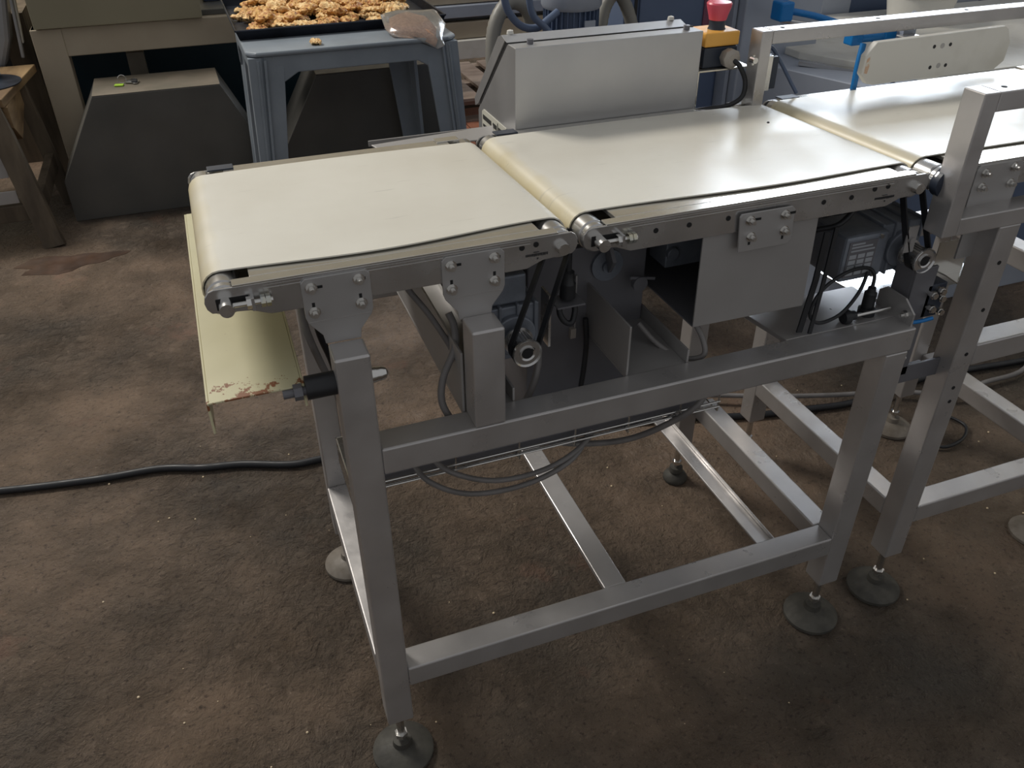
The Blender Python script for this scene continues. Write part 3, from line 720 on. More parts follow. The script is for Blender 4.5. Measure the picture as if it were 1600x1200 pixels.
# pusher paddle with pneumatic actuator
pd = thing('pusher_paddle', (1.52, 1.47, 1.10), 'long white plastic paddle with cut corners and six bolt holes over the right conveyor', 'paddle')
P = [(1.357, 1.103), (1.690, 1.105), (1.712, 1.121), (1.714, 1.160), (1.697, 1.190), (1.686, 1.196), (1.345, 1.190), (1.322, 1.165), (1.321, 1.127), (1.340, 1.107)]
obj('blade', G().prism(P, 1, 1.452, 1.468), 'white_plastic', pd, bevel=.002)
for x, z, s in ((1.499, 1.169, .004), (1.521, 1.169, .0055), (1.542, 1.170, .004), (1.502, 1.126, .004), (1.524, 1.128, .0055), (1.544, 1.127, .004)):
    obj('bolt_hole', G().cyl((x, 1.4515, z), (x, 1.4525, z), s, 14), 'steel_plate' if s > .005 else 'ink', pd)
obj('stain', G().prism([(1.326, 1.13), (1.334, 1.128), (1.337, 1.15), (1.333, 1.163), (1.327, 1.158)], 1, 1.4516, 1.4525), mat('rust_smear', srgb(206, 172, 145), 0, .6, srgb(214, 208, 196), 130, .1, thr=(.45, .55)), pd)
obj('arm', G().box(1.50, 1.545, 1.468, 1.57, 1.13, 1.17), 'steel_rail', pd, bevel=.002)
ac = thing('air_cylinder', (1.47, 1.62, 1.15), 'blue-capped air cylinder with fittings behind the white paddle', 'air cylinder')
obj('barrel', G().cyl((1.40, 1.60, 1.165), (1.52, 1.60, 1.165), .013, 20), 'blue', ac, smooth=True)
for xx in ((1.395, 1.425), (1.485, 1.535)): obj('end_cap', G().box(xx[0], xx[1], 1.585, 1.615, 1.15, 1.182), 'blue', ac, bevel=.003)
obj('fitting', G().cyl((1.525, 1.58, 1.18), (1.532, 1.56, 1.215), .008, 14).box(1.515, 1.55, 1.565, 1.595, 1.155, 1.185), 'pale_panel', ac)
cable('air_hose', [(1.405, 1.56, 1.16), (1.392, 1.548, 1.12), (1.388, 1.542, 1.08), (1.395, 1.55, 1.03)], .007, 'blue', 'thick blue air hose dropping behind the left tip of the white paddle', 'hose')
cable('air_hose', [(1.70, 1.56, 1.13), (1.74, 1.55, 1.11), (1.78, 1.52, 1.10)], .007, 'navy', 'dark blue air hose behind the right tip of the white paddle', 'hose')

# photo sensor on the far guard post and its lead
phs = thing('photo_sensor', (1.15, 1.53, 1.12), 'narrow grey photo sensor fixed to the far guard post', 'sensor')
obj('body', G().box(1.135, 1.155, 1.515, 1.545, 1.10, 1.165), 'black_plastic', phs, bevel=.002)
obj('sensor_plate', G().box(1.121, 1.134, 1.508, 1.511, 1.10, 1.17), 'steel_bright', phs)
cable('sensor_lead', [(1.135, 1.54, 1.175), (1.15, 1.54, 1.178), (1.175, 1.54, 1.15), (1.20, 1.535, 1.115), (1.225, 1.53, 1.08)], .004, 'navy', 'dark blue lead arching from the far guard post down to the right belt')
g = G().cyl((1.075, 1.50, 1.17), (1.075, 1.485, 1.17), .006, 12).cyl((1.075, 1.494, 1.16), (1.075, 1.494, 1.18), .003, 8)
obj('wing_nut', g, 'steel_bright', f2)

# ------------------------------------------------------------------ cream drip channel at the left end
dc = thing('drip_channel', (0, 1.35, .88), 'cream painted steel channel with rusty chipped end below the left end of the left conveyor', 'channel')
top = [(-.068, 1.012), (.058, 1.012), (.066, 1.70), (-.066, 1.70)]
obj('web', G().prism(top, 2, .927, .930), 'drip', dc, bevel=.001)
obj('flange', G().prism([(-.0715, 1.012), (-.068, 1.012), (-.066, 1.70), (-.0695, 1.70)], 2, .878, .9295), 'drip', dc, bevel=.001)
obj('flange', G().prism([(.058, 1.012), (.0615, 1.012), (.0695, 1.70), (.066, 1.70)], 2, .893, .9295), 'drip', dc, bevel=.001)
obj('clamp_bolt', G().cyl((.030, 1.010, .921), (.062, 1.010, .921), .0065, 14).hexa((.045, 1.010, .921), (.057, 1.010, .921), .012), 'dark_steel', dc)

# ------------------------------------------------------------------ cable tray below the beam
ct = thing('cable_tray', (.5, 1.16, .60), 'wire mesh cable tray running below the near upper beam', 'cable tray')
g = G()
for y, z in ((1.105, .628), (1.105, .640), (1.20, .628), (1.20, .650), (1.15, .618), (1.12, .618)):
    g.cyl((.14, y, z), (.838, y, z), .0022, 8)
for x in (.15, .30, .42, .53, .64, .75, .835):
    g.cyl((x, 1.105, .66), (x, 1.105, .618), .0018, 8).cyl((x, 1.105, .618), (x, 1.20, .618), .0018, 8).cyl((x, 1.20, .618), (x, 1.20, .66), .0018, 8)
obj('wire_mesh', g, 'steel_bright', ct)
obj('trunking', G().box(.15, .80, 1.118, 1.19, .622, .646), 'dark_steel', ct, bevel=.003)
cable('grey_cable', [(.22, 1.12, .67), (.24, 1.07, .648), (.31, 1.06, .605), (.42, 1.07, .585), (.52, 1.09, .60), (.58, 1.13, .64)], .005, 'grey_cable', 'grey cable sagging lowest under the tray near the left leg')
cable('grey_cable', [(.25, 1.13, .67), (.28, 1.08, .650), (.36, 1.07, .612), (.46, 1.08, .600), (.54, 1.10, .615), (.60, 1.14, .64)], .005, 'grey_cable', 'grey cable sagging just above the lowest one under the tray')
cable('grey_cable', [(.30, 1.10, .95), (.305, 1.09, .93), (.30, 1.075, .90), (.275, 1.06, .86), (.268, 1.05, .82), (.285, 1.045, .78), (.31, 1.06, .76)], .0058, 'grey_cable', 'grey cable bowing out to the left of the short post')
cable('grey_cable', [(.225, 1.12, 1.03), (.245, 1.12, .99), (.27, 1.11, .95), (.295, 1.10, .90), (.31, 1.10, .86)], .005, 'grey_cable', 'grey cable dropping from the left conveyor into the cross channel')
cable('grey_cable', [(.445, 1.10, .87), (.452, 1.10, .83), (.44, 1.09, .79), (.415, 1.08, .75), (.39, 1.07, .72)], .006, 'grey_cable', 'grey cable curving down below the round keyed pulley')
cable('grey_cable', [(.09, 1.10, 1.03), (.082, 1.11, 1.0), (.085, 1.12, .95), (.10, 1.13, .88), (.12, 1.14, .80), (.125, 1.15, .70)], .0058, 'grey_cable', 'outer grey cable running down behind the left front leg')
cable('grey_cable', [(.105, 1.12, 1.03), (.10, 1.13, .99), (.105, 1.14, .93), (.118, 1.15, .87), (.13, 1.16, .78), (.135, 1.16, .70)], .0055, 'rubber', 'inner black cable running down behind the left front leg')
cable('grey_cable', [(.73, 1.08, .865), (.745, 1.06, .83), (.745, 1.05, .80), (.715, 1.07, .79), (.68, 1.10, .81), (.655, 1.13, .84)], .005, 'grey_cable', 'pale grey cable hanging in a loop under the open steel box')
cable('grey_cable', [(.80, 1.10, .745), (.785, 1.08, .69), (.75, 1.09, .64), (.68, 1.15, .56), (.60, 1.20, .53), (.52, 1.24, .53)], .0062, 'grey_cable', 'grey cable drooping from the beam past the tray end')
cable('looped_lead', [(.57, 1.16, .63), (.62, 1.20, .58), (.66, 1.22, .56), (.70, 1.22, .575), (.725, 1.21, .62), (.72, 1.20, .655)], .0035, 'gland', 'thin pale lead looping below the tray')
cable('looped_lead', [(.54, 1.15, .625), (.58, 1.18, .61), (.62, 1.18, .63), (.60, 1.17, .585), (.64, 1.20, .57), (.66, 1.2, .61)], .0035, 'rubber', 'tangled thin black lead under the middle of the tray')
cable('black_lead', [(.82, 1.10, .745), (.86, 1.09, .728), (.90, 1.09, .732), (.935, 1.09, .75)], .006, 'rubber', 'black lead tucked under the right part of the near beam')
cable('black_lead', [(.575, 1.18, .84), (.577, 1.175, .79), (.572, 1.17, .74), (.568, 1.17, .70)], .005, 'rubber', 'short black lead hanging down the front of the junction box')
cable('black_lead', [(1.005, 1.12, 1.04), (1.03, 1.08, 1.03), (1.0, 1.07, 1.0), (.965, 1.09, .985)], .005, 'rubber', 'black lead curving over the fins of the right motor')

# cables on the floor
cable('power_cable', [(-1.05, 2.25, .012), (-.743, 2.173, .012), (-.49, 2.13, .012), (-.317, 2.115, .012), (-.20, 2.075, .012), (-.088, 2.05, .012), (.04, 2.0, .012), (.127, 1.993, .012), (.4, 2.0, .012), (.8, 1.9, .012), (1.2, 1.80, .012), (1.42, 1.73, .012), (1.63, 1.69, .012), (1.80, 1.67, .012), (2.1, 1.70, .012), (2.6, 1.65, .012)], .011, 'rubber', 'thick black power cable lying across the floor to the left', 'cable')
cable('floor_cable', [(1.35, 1.85, .03), (1.55, 1.76, .035), (1.75, 1.70, .03), (1.92, 1.66, .028), (2.10, 1.57, .03), (2.25, 1.60, .02), (2.45, 1.62, .02), (2.7, 1.8, .02)], .008, 'grey_cable', 'grey cable lying on the floor behind the right frame')
cable('floor_cable', [(2.0, 1.52, .01), (2.02, 1.48, .012), (2.02, 1.44, .012), (1.97, 1.40, .012), (1.90, 1.385, .012), (1.86, 1.40, .012)], .005, 'rubber', 'thin black cable end hooked on the floor inside the right frame')

# ------------------------------------------------------------------ grey trapezoid cabinets at the back
def cabinet(label, x0, cat='cabinet'):
    r = thing('sloped_cabinet', (x0+.45, 4.35, 0), label, cat, None)
    y0, y1, h = 4.15, 4.46, .553
    P = [(x0, 0), (x0+.92, 0), (x0+.93, .19), (x0+.755, h), (x0+.212, h), (x0, .19)]
    obj('body', G().prism(P, 1, y0, y1), 'cabinet', r, bevel=.003)
    obj('top_sheet', G().box(x0+.212, x0+.755, y0+.001, y1-.001, h, h+.003), 'cabinet_top', r, bevel=.001)
    obj('post', G().box(x0+.365, x0+.445, y1+.17, y1+.23, .0, .62), 'cabinet_top', r, bevel=.003)
    obj('base_rail', G().box(x0+.78, x0+.98, y1, y1+.05, .20, .24), 'chair_grey', r)
    return r
cabinet('charcoal cabinet with sloping sides and a bunch of keys on its dusty top', -.640)
cabinet('charcoal cabinet with sloping sides behind the legs of the grey plastic table', .340)
ky = thing('key_bunch', (-.29, 4.31, .556), 'bunch of keys with a lime green tag on the left charcoal cabinet', 'keys')
obj('key_tag', G().box(-.335, -.295, 4.265, 4.29, .557, .564, Matrix.Rotation(-.2, 3, 'Z')), 'green', ky, bevel=.003)
for k in range(4):
    a = -.5+k*.35
    obj('key', G().bar((-.29, 4.31, .562+k*.002), (-.29+.05*math.cos(a), 4.31+.05*math.sin(a), .562+k*.003), .008, .002).lathe((-.29+.05*math.cos(a), 4.31+.05*math.sin(a), .560+k*.003), [(.0, 0), (.011, 0), (.011, .002), (.0, .002)], 12), 'steel_bright', ky)
g = G(); g.tube([(-.30+.018*math.cos(t*.785), 4.32, .575+.018*math.sin(t*.785)) for t in range(9)], .0018, 6)
obj('key_ring', g, 'steel_bright', ky); obj('fob', G().box(-.262, -.235, 4.29, 4.33, .557, .57), 'rubber', ky, bevel=.004)

# beige machine
bm_ = thing('bakery_machine', (-.1, 4.8, 0), 'large beige machine with an olive hood behind the charcoal cabinets', 'machine')
obj('frame_beam', G().box(-.64, .50, 4.50, 4.60, .652, .775), 'beige', bm_, bevel=.004)
obj('leg', G().prism([(-.645, 0), (-.515, 0), (-.510, .775), (-.640, .775)], 1, 4.495, 4.60), 'beige', bm_, bevel=.004)
obj('hood_panel', G().box(-.615, .105, 4.46, 5.3, .782, 1.4), 'olive', bm_, bevel=.003)
obj('inner_panel', G().box(-.64, .9, 4.95, 5.0, .0, .66), 'teal_dark', bm_)
obj('deck', G().box(.105, .52, 4.55, 5.3, .775, .80), 'cabinet', bm_, bevel=.003)
obj('motor_cover', G().box(.13, .24, 4.75, 4.9, .80, .86), 'navy', bm_, bevel=.01)
obj('leg', G().box(1.10, 1.30, 4.62, 4.74, 0, .60), 'beige', bm_, bevel=.003)
obj('foot_box', G().box(.88, 1.0, 4.60, 4.72, .05, .60), 'beige', bm_, bevel=.003)
obj('side_skirt', G().box(-.80, -.69, 4.8, 5.2, .0, .8), 'wood_dark', bm_)

# long far machine with horizontal rails
fm = thing('far_machine', (2.3, 5.3, 0), 'long pale machine with stacked horizontal rails beyond the pallet', 'machine')
for z0, z1, yy, m_ in ((.345, .452, 5.0, 'white_plastic'), (.456, .548, 5.03, 'beige'), (.552, .572, 5.06, 'cabinet'), (.574, .640, 5.02, 'pale_panel'), (.645, .95, 5.05, 'beige')):
    obj('rail_panel', G().box(1.20, 3.6, yy, yy+.12, z0, z1), m_, fm, bevel=.004)
# pallet
pl = thing('pallet', (1.8, 5.2, 0), 'worn wooden pallet on the floor between the plastic table and the steel hood', 'pallet')
for k in range(6):
    x = 1.28+k*.19
    obj('deck_board', G().box(x, x+.135, 4.86, 5.7, .135, .155), 'pallet', pl, bevel=.002)
for k in range(3):
    y = 4.88+k*.38; obj('stringer_board', G().box(1.28, 2.37, y, y+.09, .11, .134), 'pallet', pl, bevel=.002)
    for j in range(3): obj('block', G().box(1.30+j*.47, 1.43+j*.47, y, y+.09, .02, .11), 'pallet', pl, bevel=.002)
    obj('base_board', G().box(1.28, 2.37, y, y+.09, 0.0, .02), 'pallet', pl)

# ------------------------------------------------------------------ grey plastic table
tbz = .84
tt = thing('plastic_table', (.64, 3.72, 0), 'blue-grey moulded plastic table carrying the baking tray', 'table')
obj('table_top', G().prism([(.205, 3.44), (.24, 3.405), (.99, 3.405), (1.03, 3.44), (1.03, 4.09), (.99, 4.12), (.24, 4.12), (.205, 4.09)], 2, tbz-.018, tbz), 'plastic_grey', tt, bevel=.007)
# aprons with arched ends
def apron(a, c, axis, pos, th_):
    L_ = c-a; P = [(a, tbz-.018), (c, tbz-.018), (c, tbz-.19), (c-.03, tbz-.12), (c-.09, tbz-.085)]
    P += [(a+.09, tbz-.085), (a+.03, tbz-.12), (a, tbz-.19)]
    return G().prism(P, axis, pos, pos+th_)
obj('apron', apron(.30, .955, 1, 3.418, .012), 'plastic_grey', tt, bevel=.004)
obj('apron', apron(.30, .955, 1, 4.095, .012), 'plastic_grey', tt, bevel=.004)
obj('apron', apron(3.47, 4.05, 0, .215, .012), 'plastic_grey', tt, bevel=.004)
obj('apron', apron(3.47, 4.05, 0, 1.008, .012), 'plastic_grey', tt, bevel=.004)
for cx, cy, dx, dy in ((.255, 3.455, -1, -1), (.985, 3.455, 1, -1), (.275, 4.07, -1, 1), (.955, 4.07, 1, 1)):
    # L-shaped tapered legs with a ribbed outer corner
    g = G()
    def sec(z, s, ox, oy):
        w_ = .135*s; t_ = .024
        bx, by = cx+ox, cy+oy
        pts = [(0, 0), (-w_*.35, 0), (-w_*.45, .010), (-w_, .010), (-w_, .010+t_*.6), (-t_, t_), (-t_, w_), (-.008, w_), (-.008, w_*.45), (0, w_*.35)]
        return [(bx+dx*.045+p[0]*dx, by-dy*(-.045)+(-p[1])*dy, z) for p in pts]
    A = sec(tbz-.02, 1.0, 0, 0); B = sec(0, .62, dx*.045, dy*(.0 if dy > 0 else .045))
    va = [g.b.verts.new(p) for p in A]; vb = [g.b.verts.new(p) for p in B]; n = len(va)
    for i in range(n): g.b.faces.new((va[i], va[(i+1) % n], vb[(i+1) % n], vb[i]))
    g.b.faces.new(va); g.b.faces.new(vb[::-1])
    lgo = obj('leg', g, 'plastic_grey', tt, bevel=.002)
    for q in (.035, .062):
        xa_, xb_ = cx+dx*(.045-q), cx+dx*(.045-q*.66)+dx*.045
        ya_ = cy+dy*.045; yb_ = ya_+(0 if dy > 0 else dy*.045)
        obj('leg_rib', G().bar((xa_, ya_+dy*.001, tbz-.03), (xb_, yb_+dy*.001, .01), .010, .008, (0, dy, 0)), 'plastic_grey', lgo, bevel=.002)

# baking tray
ty = thing('baking_tray', (.65, 3.9, tbz), 'dark shallow baking tray full of seed brittle on the grey plastic table', 'tray')
x0, x1, y0, y1 = .195, 1.045, 3.62, 4.35
g = G().box(x0+.012, x1-.012, y0+.012, y1-.012, tbz+.001, tbz+.004)
obj('base', g, 'tray_black', ty)
for q in (((x0+.012, y0+.012), (x1-.012, y0+.012), (x1, y0), (x0, y0)), ((x1-.012, y0+.012), (x1-.012, y1-.012), (x1, y1), (x1, y0)),
          ((x1-.012, y1-.012), (x0+.012, y1-.012), (x0, y1), (x1, y1)), ((x0+.012, y1-.012), (x0+.012, y0+.012), (x0, y0), (x0, y1))):
    g = G(); (a, b, c, d) = q
    vs = [g.b.verts.new((*a, tbz+.001)), g.b.verts.new((*b, tbz+.001)), g.b.verts.new((*c, tbz+.036)), g.b.verts.new((*d, tbz+.036))]
    f = g.b.faces.new(vs); bmesh.ops.solidify(g.b, geom=[f], thickness=.003)
    obj('side_wall', g, 'tray_black', ty)
g = G()
for a, b in (((x0, y0), (x1, y0)), ((x1, y0), (x1, y1)), ((x1, y1), (x0, y1)), ((x0, y1), (x0, y0))):
    g.cyl((*a, tbz+.037), (*b, tbz+.037), .004, 10)
obj('rolled_rim', g, 'tray_black', ty, smooth=True)
# brittle pieces: a few lumpy masters, each copy an object of its own
def lump(L_, W, H, seed, seg=(30, 16)):
    g = G(); rings = []
    nx, ny = seg
    for i in range(nx+1):
        u = i/nx; env = math.sin(PI*min(1, max(0, u)))**.35
        ring = []
        for j in range(ny):
            a = j*2*PI/ny
            p = Vector(((u-.5)*L_, W/2*env*math.cos(a), H/2*env*math.sin(a)))
            nz = mnoise.noise(p*150+Vector((seed*9.1, 0, 0)))*.008+mnoise.noise(p*70+Vector((seed*2.1, 3, 0)))*.008+mnoise.noise(p*22+Vector((seed*3.7, 5, 0)))*.014
            d = Vector((0, math.cos(a), math.sin(a))); p += d*nz*min(1, env*1.2)
            ring.append(g.b.verts.new(p))
        rings.append(ring)
    for A, B in zip(rings, rings[1:]):
        for i in range(ny): g.b.faces.new((A[i], A[(i+1) % ny], B[(i+1) % ny], B[i]))
    g.b.faces.new(rings[0][::-1]); g.b.faces.new(rings[-1])
    return g
masters = [master('seed_bar', lump(.12, .06, .024, 1), 'snack', True), master('seed_bar', lump(.10, .065, .024, 2), 'snack_pale', True),
           master('seed_bar', lump(.085, .07, .026, 3), 'snack', True), master('seed_bar', lump(.17, .045, .022, 4), 'snack_pale', True)]
rr = random.Random(21); nbar = 0
for ly in range(2):
    for row in range(9 if ly == 0 else 7):
        for k in range(8 if ly == 0 else 7):
            x = x0+.105+k*.092+rr.uniform(-.02, .02)+ly*.03; y = y0+.085+row*.072+rr.uniform(-.015, .015)+ly*.03
            if x > x1-.10 or y > y1-.09: continue
            if ly and row == 0: continue
            if ly and rr.random() < .35: continue
            if .62 < x < .76 and y < 3.76 and rr.random() < .85: continue
            o = rr.choice(masters).copy(); COL.objects.link(o); o.location = (x, y, tbz+.020+ly*.022+rr.uniform(0, .006))
            o.rotation_euler = (rr.uniform(-.3, .3), rr.uniform(-.12, .12), (rr.choice((0, .5, -.6, 1.2, 2.6)) if row else 0)+rr.uniform(-.3, .3))
            tag(o, 'golden lump of seed brittle heaped in the dark baking tray', 'snack bar', 'seed brittle heaped in the baking tray'); nbar += 1
o = masters[1].copy(); COL.objects.link(o); o.scale = (.45, .8, .8); o.location = (.475, 3.46, tbz+.010); o.rotation_euler = (0, 0, .1)
tag(o, 'single small brittle piece lying on the table edge in front of the tray', 'snack bar')
# bag of grain
bgp = thing('grain_bag', (.86, 3.50, tbz), 'clear plastic bag of brown grain hanging over the front right of the table edge', 'bag')
def pillow(pts, th_, m_, nm, sc=1.0):
    g = G(); c = sum((Vector(p) for p in pts), Vector())/len(pts); n = len(pts)
    rings = []
    for s_, h in ((1.0, 0), (.86, .6), (.55, .95), (.2, 1.0)):
        for sg_ in ((1,) if s_ == 1.0 else (1,)): rings.append([c+(Vector(p)-c)*s_+Vector((0, -.25, 1))*th_*h for p in pts])
    V = [[g.b.verts.new(p) for p in r_] for r_ in rings]
    for A, B in zip(V, V[1:]):
        for i in range(n): g.b.faces.new((A[i], A[(i+1) % n], B[(i+1) % n], B[i]))
    g.b.faces.new(V[-1])
    W_ = [g.b.verts.new(p-Vector((0, 0, .003))) for p in rings[0]]
    g.b.faces.new(W_[::-1])
    for i in range(n): g.b.faces.new((W_[i], W_[(i+1) % n], V[0][(i+1) % n], V[0][i]))
    return obj(nm, g, m_, bgp, smooth=True)
pillow([(.785, 3.47, .846), (.80, 3.58, .878), (.88, 3.62, .885), (.945, 3.56, .868), (.955, 3.47, .850), (.945, 3.40, .83), (.93, 3.385, .812), (.87, 3.42, .845)], .022, 'grain', 'grain_fill')
pillow([(.765, 3.52, .862), (.775, 3.64, .892), (.84, 3.66, .897), (.93, 3.63, .895), (1.0, 3.60, .90), (1.01, 3.50, .868), (.975, 3.43, .845), (.965, 3.375, .815), (.935, 3.375, .805), (.86, 3.41, .844), (.78, 3.45, .848)], .026, 'bag', 'bag_film')

# ------------------------------------------------------------------ wooden bench at the left with things on it
wb_ = thing('wooden_bench', (-.95, 4.0, 0), 'rough wooden work bench cut off by the left edge of the photo', 'bench')
obj('table_top', G().prism([(-1.5, 3.98), (-.745, 3.98), (-.668, 4.56), (-1.5, 4.56)], 2, .585, .62), 'wood', wb_, bevel=.004)
obj('end_apron', G().prism([(3.99, .585), (4.42, .585), (4.42, .50), (4.10, .42), (3.99, .50)], 0, -.765, -.735), 'wood', wb_, bevel=.002)
obj('apron', G().box(-1.5, -.80, 3.99, 4.01, .50, .585), 'wood_dark', wb_, bevel=.002)
obj('leg', G().bar((-.80, 3.99, .585), (-.715, 3.90, 0), .085, .045, (0, 1, 0)), 'wood_dark', wb_, bevel=.003)
obj('leg', G().bar((-.74, 4.40, .585), (-.68, 4.42, .0), .06, .045, (0, 1, 0)), 'wood_dark', wb_, bevel=.003)
obj('leg', G().bar((-1.45, 3.99, .585), (-1.5, 3.92, 0), .085, .045, (0, 1, 0)), 'wood_dark', wb_, bevel=.003)
obj('stretcher', G().box(-1.5, -.75, 3.93, 3.96, .12, .19), 'wood_dark', wb_, bevel=.003)
obj('side_stretcher', G().bar((-.74, 3.95, .155), (-.70, 4.40, .22), .035, .08), 'wood_dark', wb_, bevel=.003)
obj('steel_bracket', G().box(-1.2, -.815, 3.975, 3.98, .30, .455).lathe((-.835, 3.975, .42), [(.0, 0), (.013, 0), (.008, .008), (.0, .009)], 16, axis=(0, -1, 0)), 'steel_plate', wb_, bevel=.001)
obj('steel_bracket', G().box(-1.2, -.80, 3.935, 3.94, .20, .255), 'steel_plate', wb_, bevel=.001)
mt = obj('grey_mat', G().lathe((-.845, 4.26, .6205), [(.0, 0), (.15, 0), (.15, .004), (.0, .005)], 36), 'tray_black', smooth=True)
tag(mt, 'round dark grey mat on the wooden bench', 'mat')
bt = thing('water_bottle', (-.835, 4.36, .625), 'pale blue plastic bottle standing on the bench at the left photo edge', 'bottle')
obj('bottle_body', G().lathe((-.835, 4.36, .625), [(.0, 0), (.045, 0), (.05, .01), (.05, .10), (.046, .11), (.05, .12), (.048, .2), (.02, .24), (.0, .24)], 24), 'bottle', bt, smooth=True)
obj('cap', G().lathe((-.835, 4.36, .865), [(.0, 0), (.017, 0), (.017, .02), (.0, .02)], 18), 'white_plastic', bt)
ps_ = thing('moulded_cover', (-.95, 4.60, .3), 'tall pale grey moulded cover above the bench at the top left corner', 'machine cover')
obj('panel', G().prism([(-1.5, .60), (-.80, .60), (-.745, .72), (-.705, .90), (-.68, 1.5), (-1.5, 1.5)], 1, 4.60, 4.75), 'chair_grey', ps_, bevel=.02)
obj('trim_strip', G().bar((-.715, 4.62, .64), (-.640, 4.62, 1.4), .014, .03, (0, 1, 0)), 'chair_grey', ps_, bevel=.004)
obj('trim_strip', G().bar((-.70, 4.64, .70), (-.625, 4.64, 1.4), .010, .03, (0, 1, 0)), 'white_plastic', ps_, bevel=.003)
wh = thing('rusty_drum', (-.72, 5.2, .45), 'brown round drum in the gap between bench and beige machine', 'drum')
obj('rim', G().cyl((-.78, 5.1, .52), (-.78, 5.4, .52), .24, 40), 'wood_dark', wh, smooth=True)
obj('hub', G().cyl((-.78, 5.09, .52), (-.78, 5.1, .52), .15, 32), 'hole', wh)
obj('stand', G().box(-.98, -.62, 5.1, 5.35, 0, .29), 'wood_dark', wh)

# ------------------------------------------------------------------ background right: motor, hoses, cabinets
fmm = thing('upright_motor', (1.16, 2.6, .5), 'upright finned blue-grey motor above the steel hood', 'motor')
cx, cy = 1.14, 2.55
obj('motor_body', G().cyl((cx, cy, .6), (cx, cy, 1.09), .075, 36), 'navy', fmm, smooth=True)
g = G()
for k in range(30):
    a = k*2*PI/30; g.bar((cx+.08*math.cos(a), cy+.08*math.sin(a), .65), (cx+.08*math.cos(a), cy+.08*math.sin(a), 1.085), .003, .014, (math.cos(a), math.sin(a), 0))
obj('cooling_fins', g, 'navy', fmm)
obj('fan_cowl', G().lathe((cx, cy, 1.085), [(.0, 0), (.088, 0), (.094, .01), (.094, .1), (.08, .12), (.0, .12)], 36), 'pale_panel', fmm, smooth=True)
obj('pedestal', G().box(cx-.1, cx+.1, cy-.1, cy+.1, 0, .6), 'pale_panel', fmm, bevel=.004)
obj('name_plate', G().box(cx+.005, cx+.04, cy-.094, cy-.088, .99, 1.06), 'pale_panel', fmm)
cable('flexible_hose', [(.905, 2.60, .80), (.905, 2.62, .95), (.925, 2.64, 1.04), (.98, 2.66, 1.09), (1.04, 2.66, 1.06), (1.07, 2.68, .95)], .022, 'hose', 'thick grey hose arching left of the upright motor', 'hose', sub=10, ridge=.06, seg=14)
cable('flexible_hose', [(1.255, 2.60, .85), (1.265, 2.60, .97), (1.29, 2.62, 1.06), (1.33, 2.62, 1.10), (1.37, 2.62, 1.05), (1.41, 2.60, .93)], .020, 'hose', 'thick grey hose arching right of the upright motor', 'hose', sub=10, ridge=.06, seg=14)
cable('motor_lead', [(.88, 2.45, 1.17), (.895, 2.45, 1.11), (.935, 2.45, 1.065), (.985, 2.45, 1.055), (1.03, 2.46, 1.075), (1.06, 2.47, 1.09)], .011, 'navy', 'dark blue lead slung in front of the left hose')
cable('motor_lead', [(.945, 2.42, 1.17), (.96, 2.42, 1.10), (1.0, 2.42, 1.06), (1.035, 2.42, 1.02), (1.05, 2.42, .97)], .010, 'navy', 'dark lead running down steeply across the left hose')
nc = thing('control_cabinet', (1.55, 2.85, 0), 'tall navy blue cabinet behind the emergency stop', 'cabinet')
obj('body', G().box(1.40, 1.83, 2.70, 3.1, 0, 1.5), 'navy', nc, bevel=.004)
obj('door', G().box(1.455, 1.78, 2.69, 2.70, .1, 1.5), 'navy', nc, bevel=.003)
obj('door_seam', G().box(1.438, 1.448, 2.697, 2.70, .1, 1.5), 'ink', nc)
obj('red_strip', G().box(1.70, 1.765, 2.684, 2.69, .96, 1.4), mat('dull_red_panel', srgb(120, 70, 90), 0, .5, None, 8, .05), nc)
obj('edge_post', G().box(1.79, 1.805, 2.64, 2.70, 0, 1.5), 'pale_panel', nc)
pm = thing('packing_machine', (2.1, 2.6, 0), 'pale blue-grey machine housing behind the far guard hoop', 'machine')
obj('side_panel', G().box(1.81, 2.13, 2.60, 2.9, 0, 1.5), 'pale_panel', pm, bevel=.006)
obj('body', G().prism([(1.86, 2.5), (2.0, 2.12), (3.6, 2.12), (3.6, 2.9), (1.86, 2.9)], 2, 0, .86), 'pale_panel', pm, bevel=.004)
obj('lower_body', G().box(2.02, 3.4, 2.10, 2.12, .2, .72), 'navy', pm)
obj('table_top', G().prism([(2.0, 2.52), (2.22, 2.10), (3.7, 2.10), (3.7, 3.0), (2.0, 3.0)], 2, .86, .885), 'white_plastic', pm, bevel=.003)
obj('guide_rail', G().cyl((1.93, 2.56, .985), (2.40, 2.15, .93), .010, 14), 'steel_bright', pm, smooth=True)
obj('guide_rail', G().bar((1.95, 2.45, .87), (2.35, 2.06, .84), .03, .012), 'steel_rail', pm)
obj('guide_rod', G().cyl((2.05, 2.10, .93), (2.02, 2.10, .80), .006, 10), 'navy', pm)
obj('far_cabinet', G().box(2.62, 3.0, 3.05, 3.3, 0, 1.5), 'navy', pm, bevel=.004)
obj('far_panel', G().box(2.35, 2.61, 3.02, 3.1, 0, 1.5), 'pale_panel', pm, bevel=.004)
obj('far_panel', G().box(3.01, 3.3, 3.02, 3.1, 0, 1.5), 'pale_panel', pm, bevel=.004)
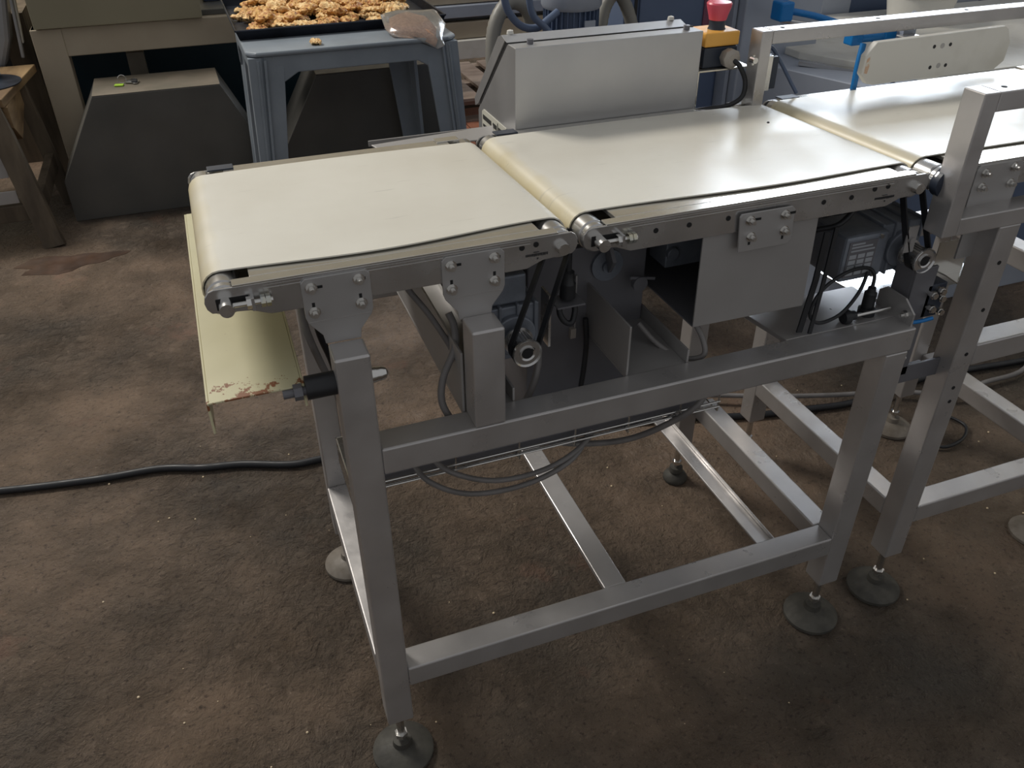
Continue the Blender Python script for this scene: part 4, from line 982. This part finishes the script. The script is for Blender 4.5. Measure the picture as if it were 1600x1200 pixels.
obj('far_panel', G().box(3.31, 5.2, 3.1, 3.2, 0, 1.5), 'navy', pm, bevel=.004)
cable('air_hose', [(1.90, 2.50, 1.03), (2.0, 2.45, 1.01), (2.1, 2.38, .975), (2.2, 2.30, .93), (2.3, 2.20, .90)], .011, 'blue', 'bright blue air hose along the pale machine left of the bucket', 'hose')
obj('hose_fitting', G().box(1.86, 1.91, 2.47, 2.53, 1.0, 1.06), 'blue', pm, bevel=.006)
cable('motor_lead', [(3.02, 2.98, 1.1), (3.0, 2.97, .98), (3.02, 2.96, .89)], .02, 'navy', 'dark blue hose standing left of the white bucket', 'hose')
bk = thing('bucket', (2.72, 2.70, .885), 'white plastic bucket on the pale machine table behind the far guard hoop', 'bucket')
def bucket(x, y, z, r, h, root):
    obj('bucket_body', G().lathe((x, y, z), [(.0, 0), (r*.82, 0), (r*.97, h*.86), (r, h*.87), (r*1.02, h*.9), (r*1.02, h), (r*.96, h), (r*.8, .006), (.0, .006)], 40), 'white_plastic', root, smooth=True)
bucket(2.74, 2.78, .885, .135, .11, bk)
obj('rim', G().lathe((2.74, 2.78, .995), [(.128, 0), (.14, 0), (.141, .006), (.137, .009), (.129, .008)], 40), 'white_plastic', bk, smooth=True)

# crumbs scattered on the floor
g = G(); rr = random.Random(4)
spots = [(.33, 1.35), (.60, 1.62), (.2, 1.5), (-.1, 1.75), (.1, 1.7), (.28, 1.2), (.42, 1.28), (-.05, 1.12), (-.3, 1.9), (.0, 1.8)]
for k in range(95):
    if k < len(spots): x, y = spots[k]
    elif k < 55: x, y = rr.uniform(-.6, 1.0), rr.uniform(.8, 2.2)
    else: x, y = rr.uniform(1.2, 2.2), rr.uniform(.8, 1.9)
    s_ = rr.uniform(.0012, .0035)
    g.lathe((x, y, 0), [(s_*.6, 0), (s_, s_*.6), (s_*.5, s_*1.2)], 6, axis=(0, 0, 1))
cr = obj('floor_crumbs', g, 'crumb'); tag(cr, 'pale crumbs and seeds scattered over the brown floor', 'crumbs', kind='stuff')
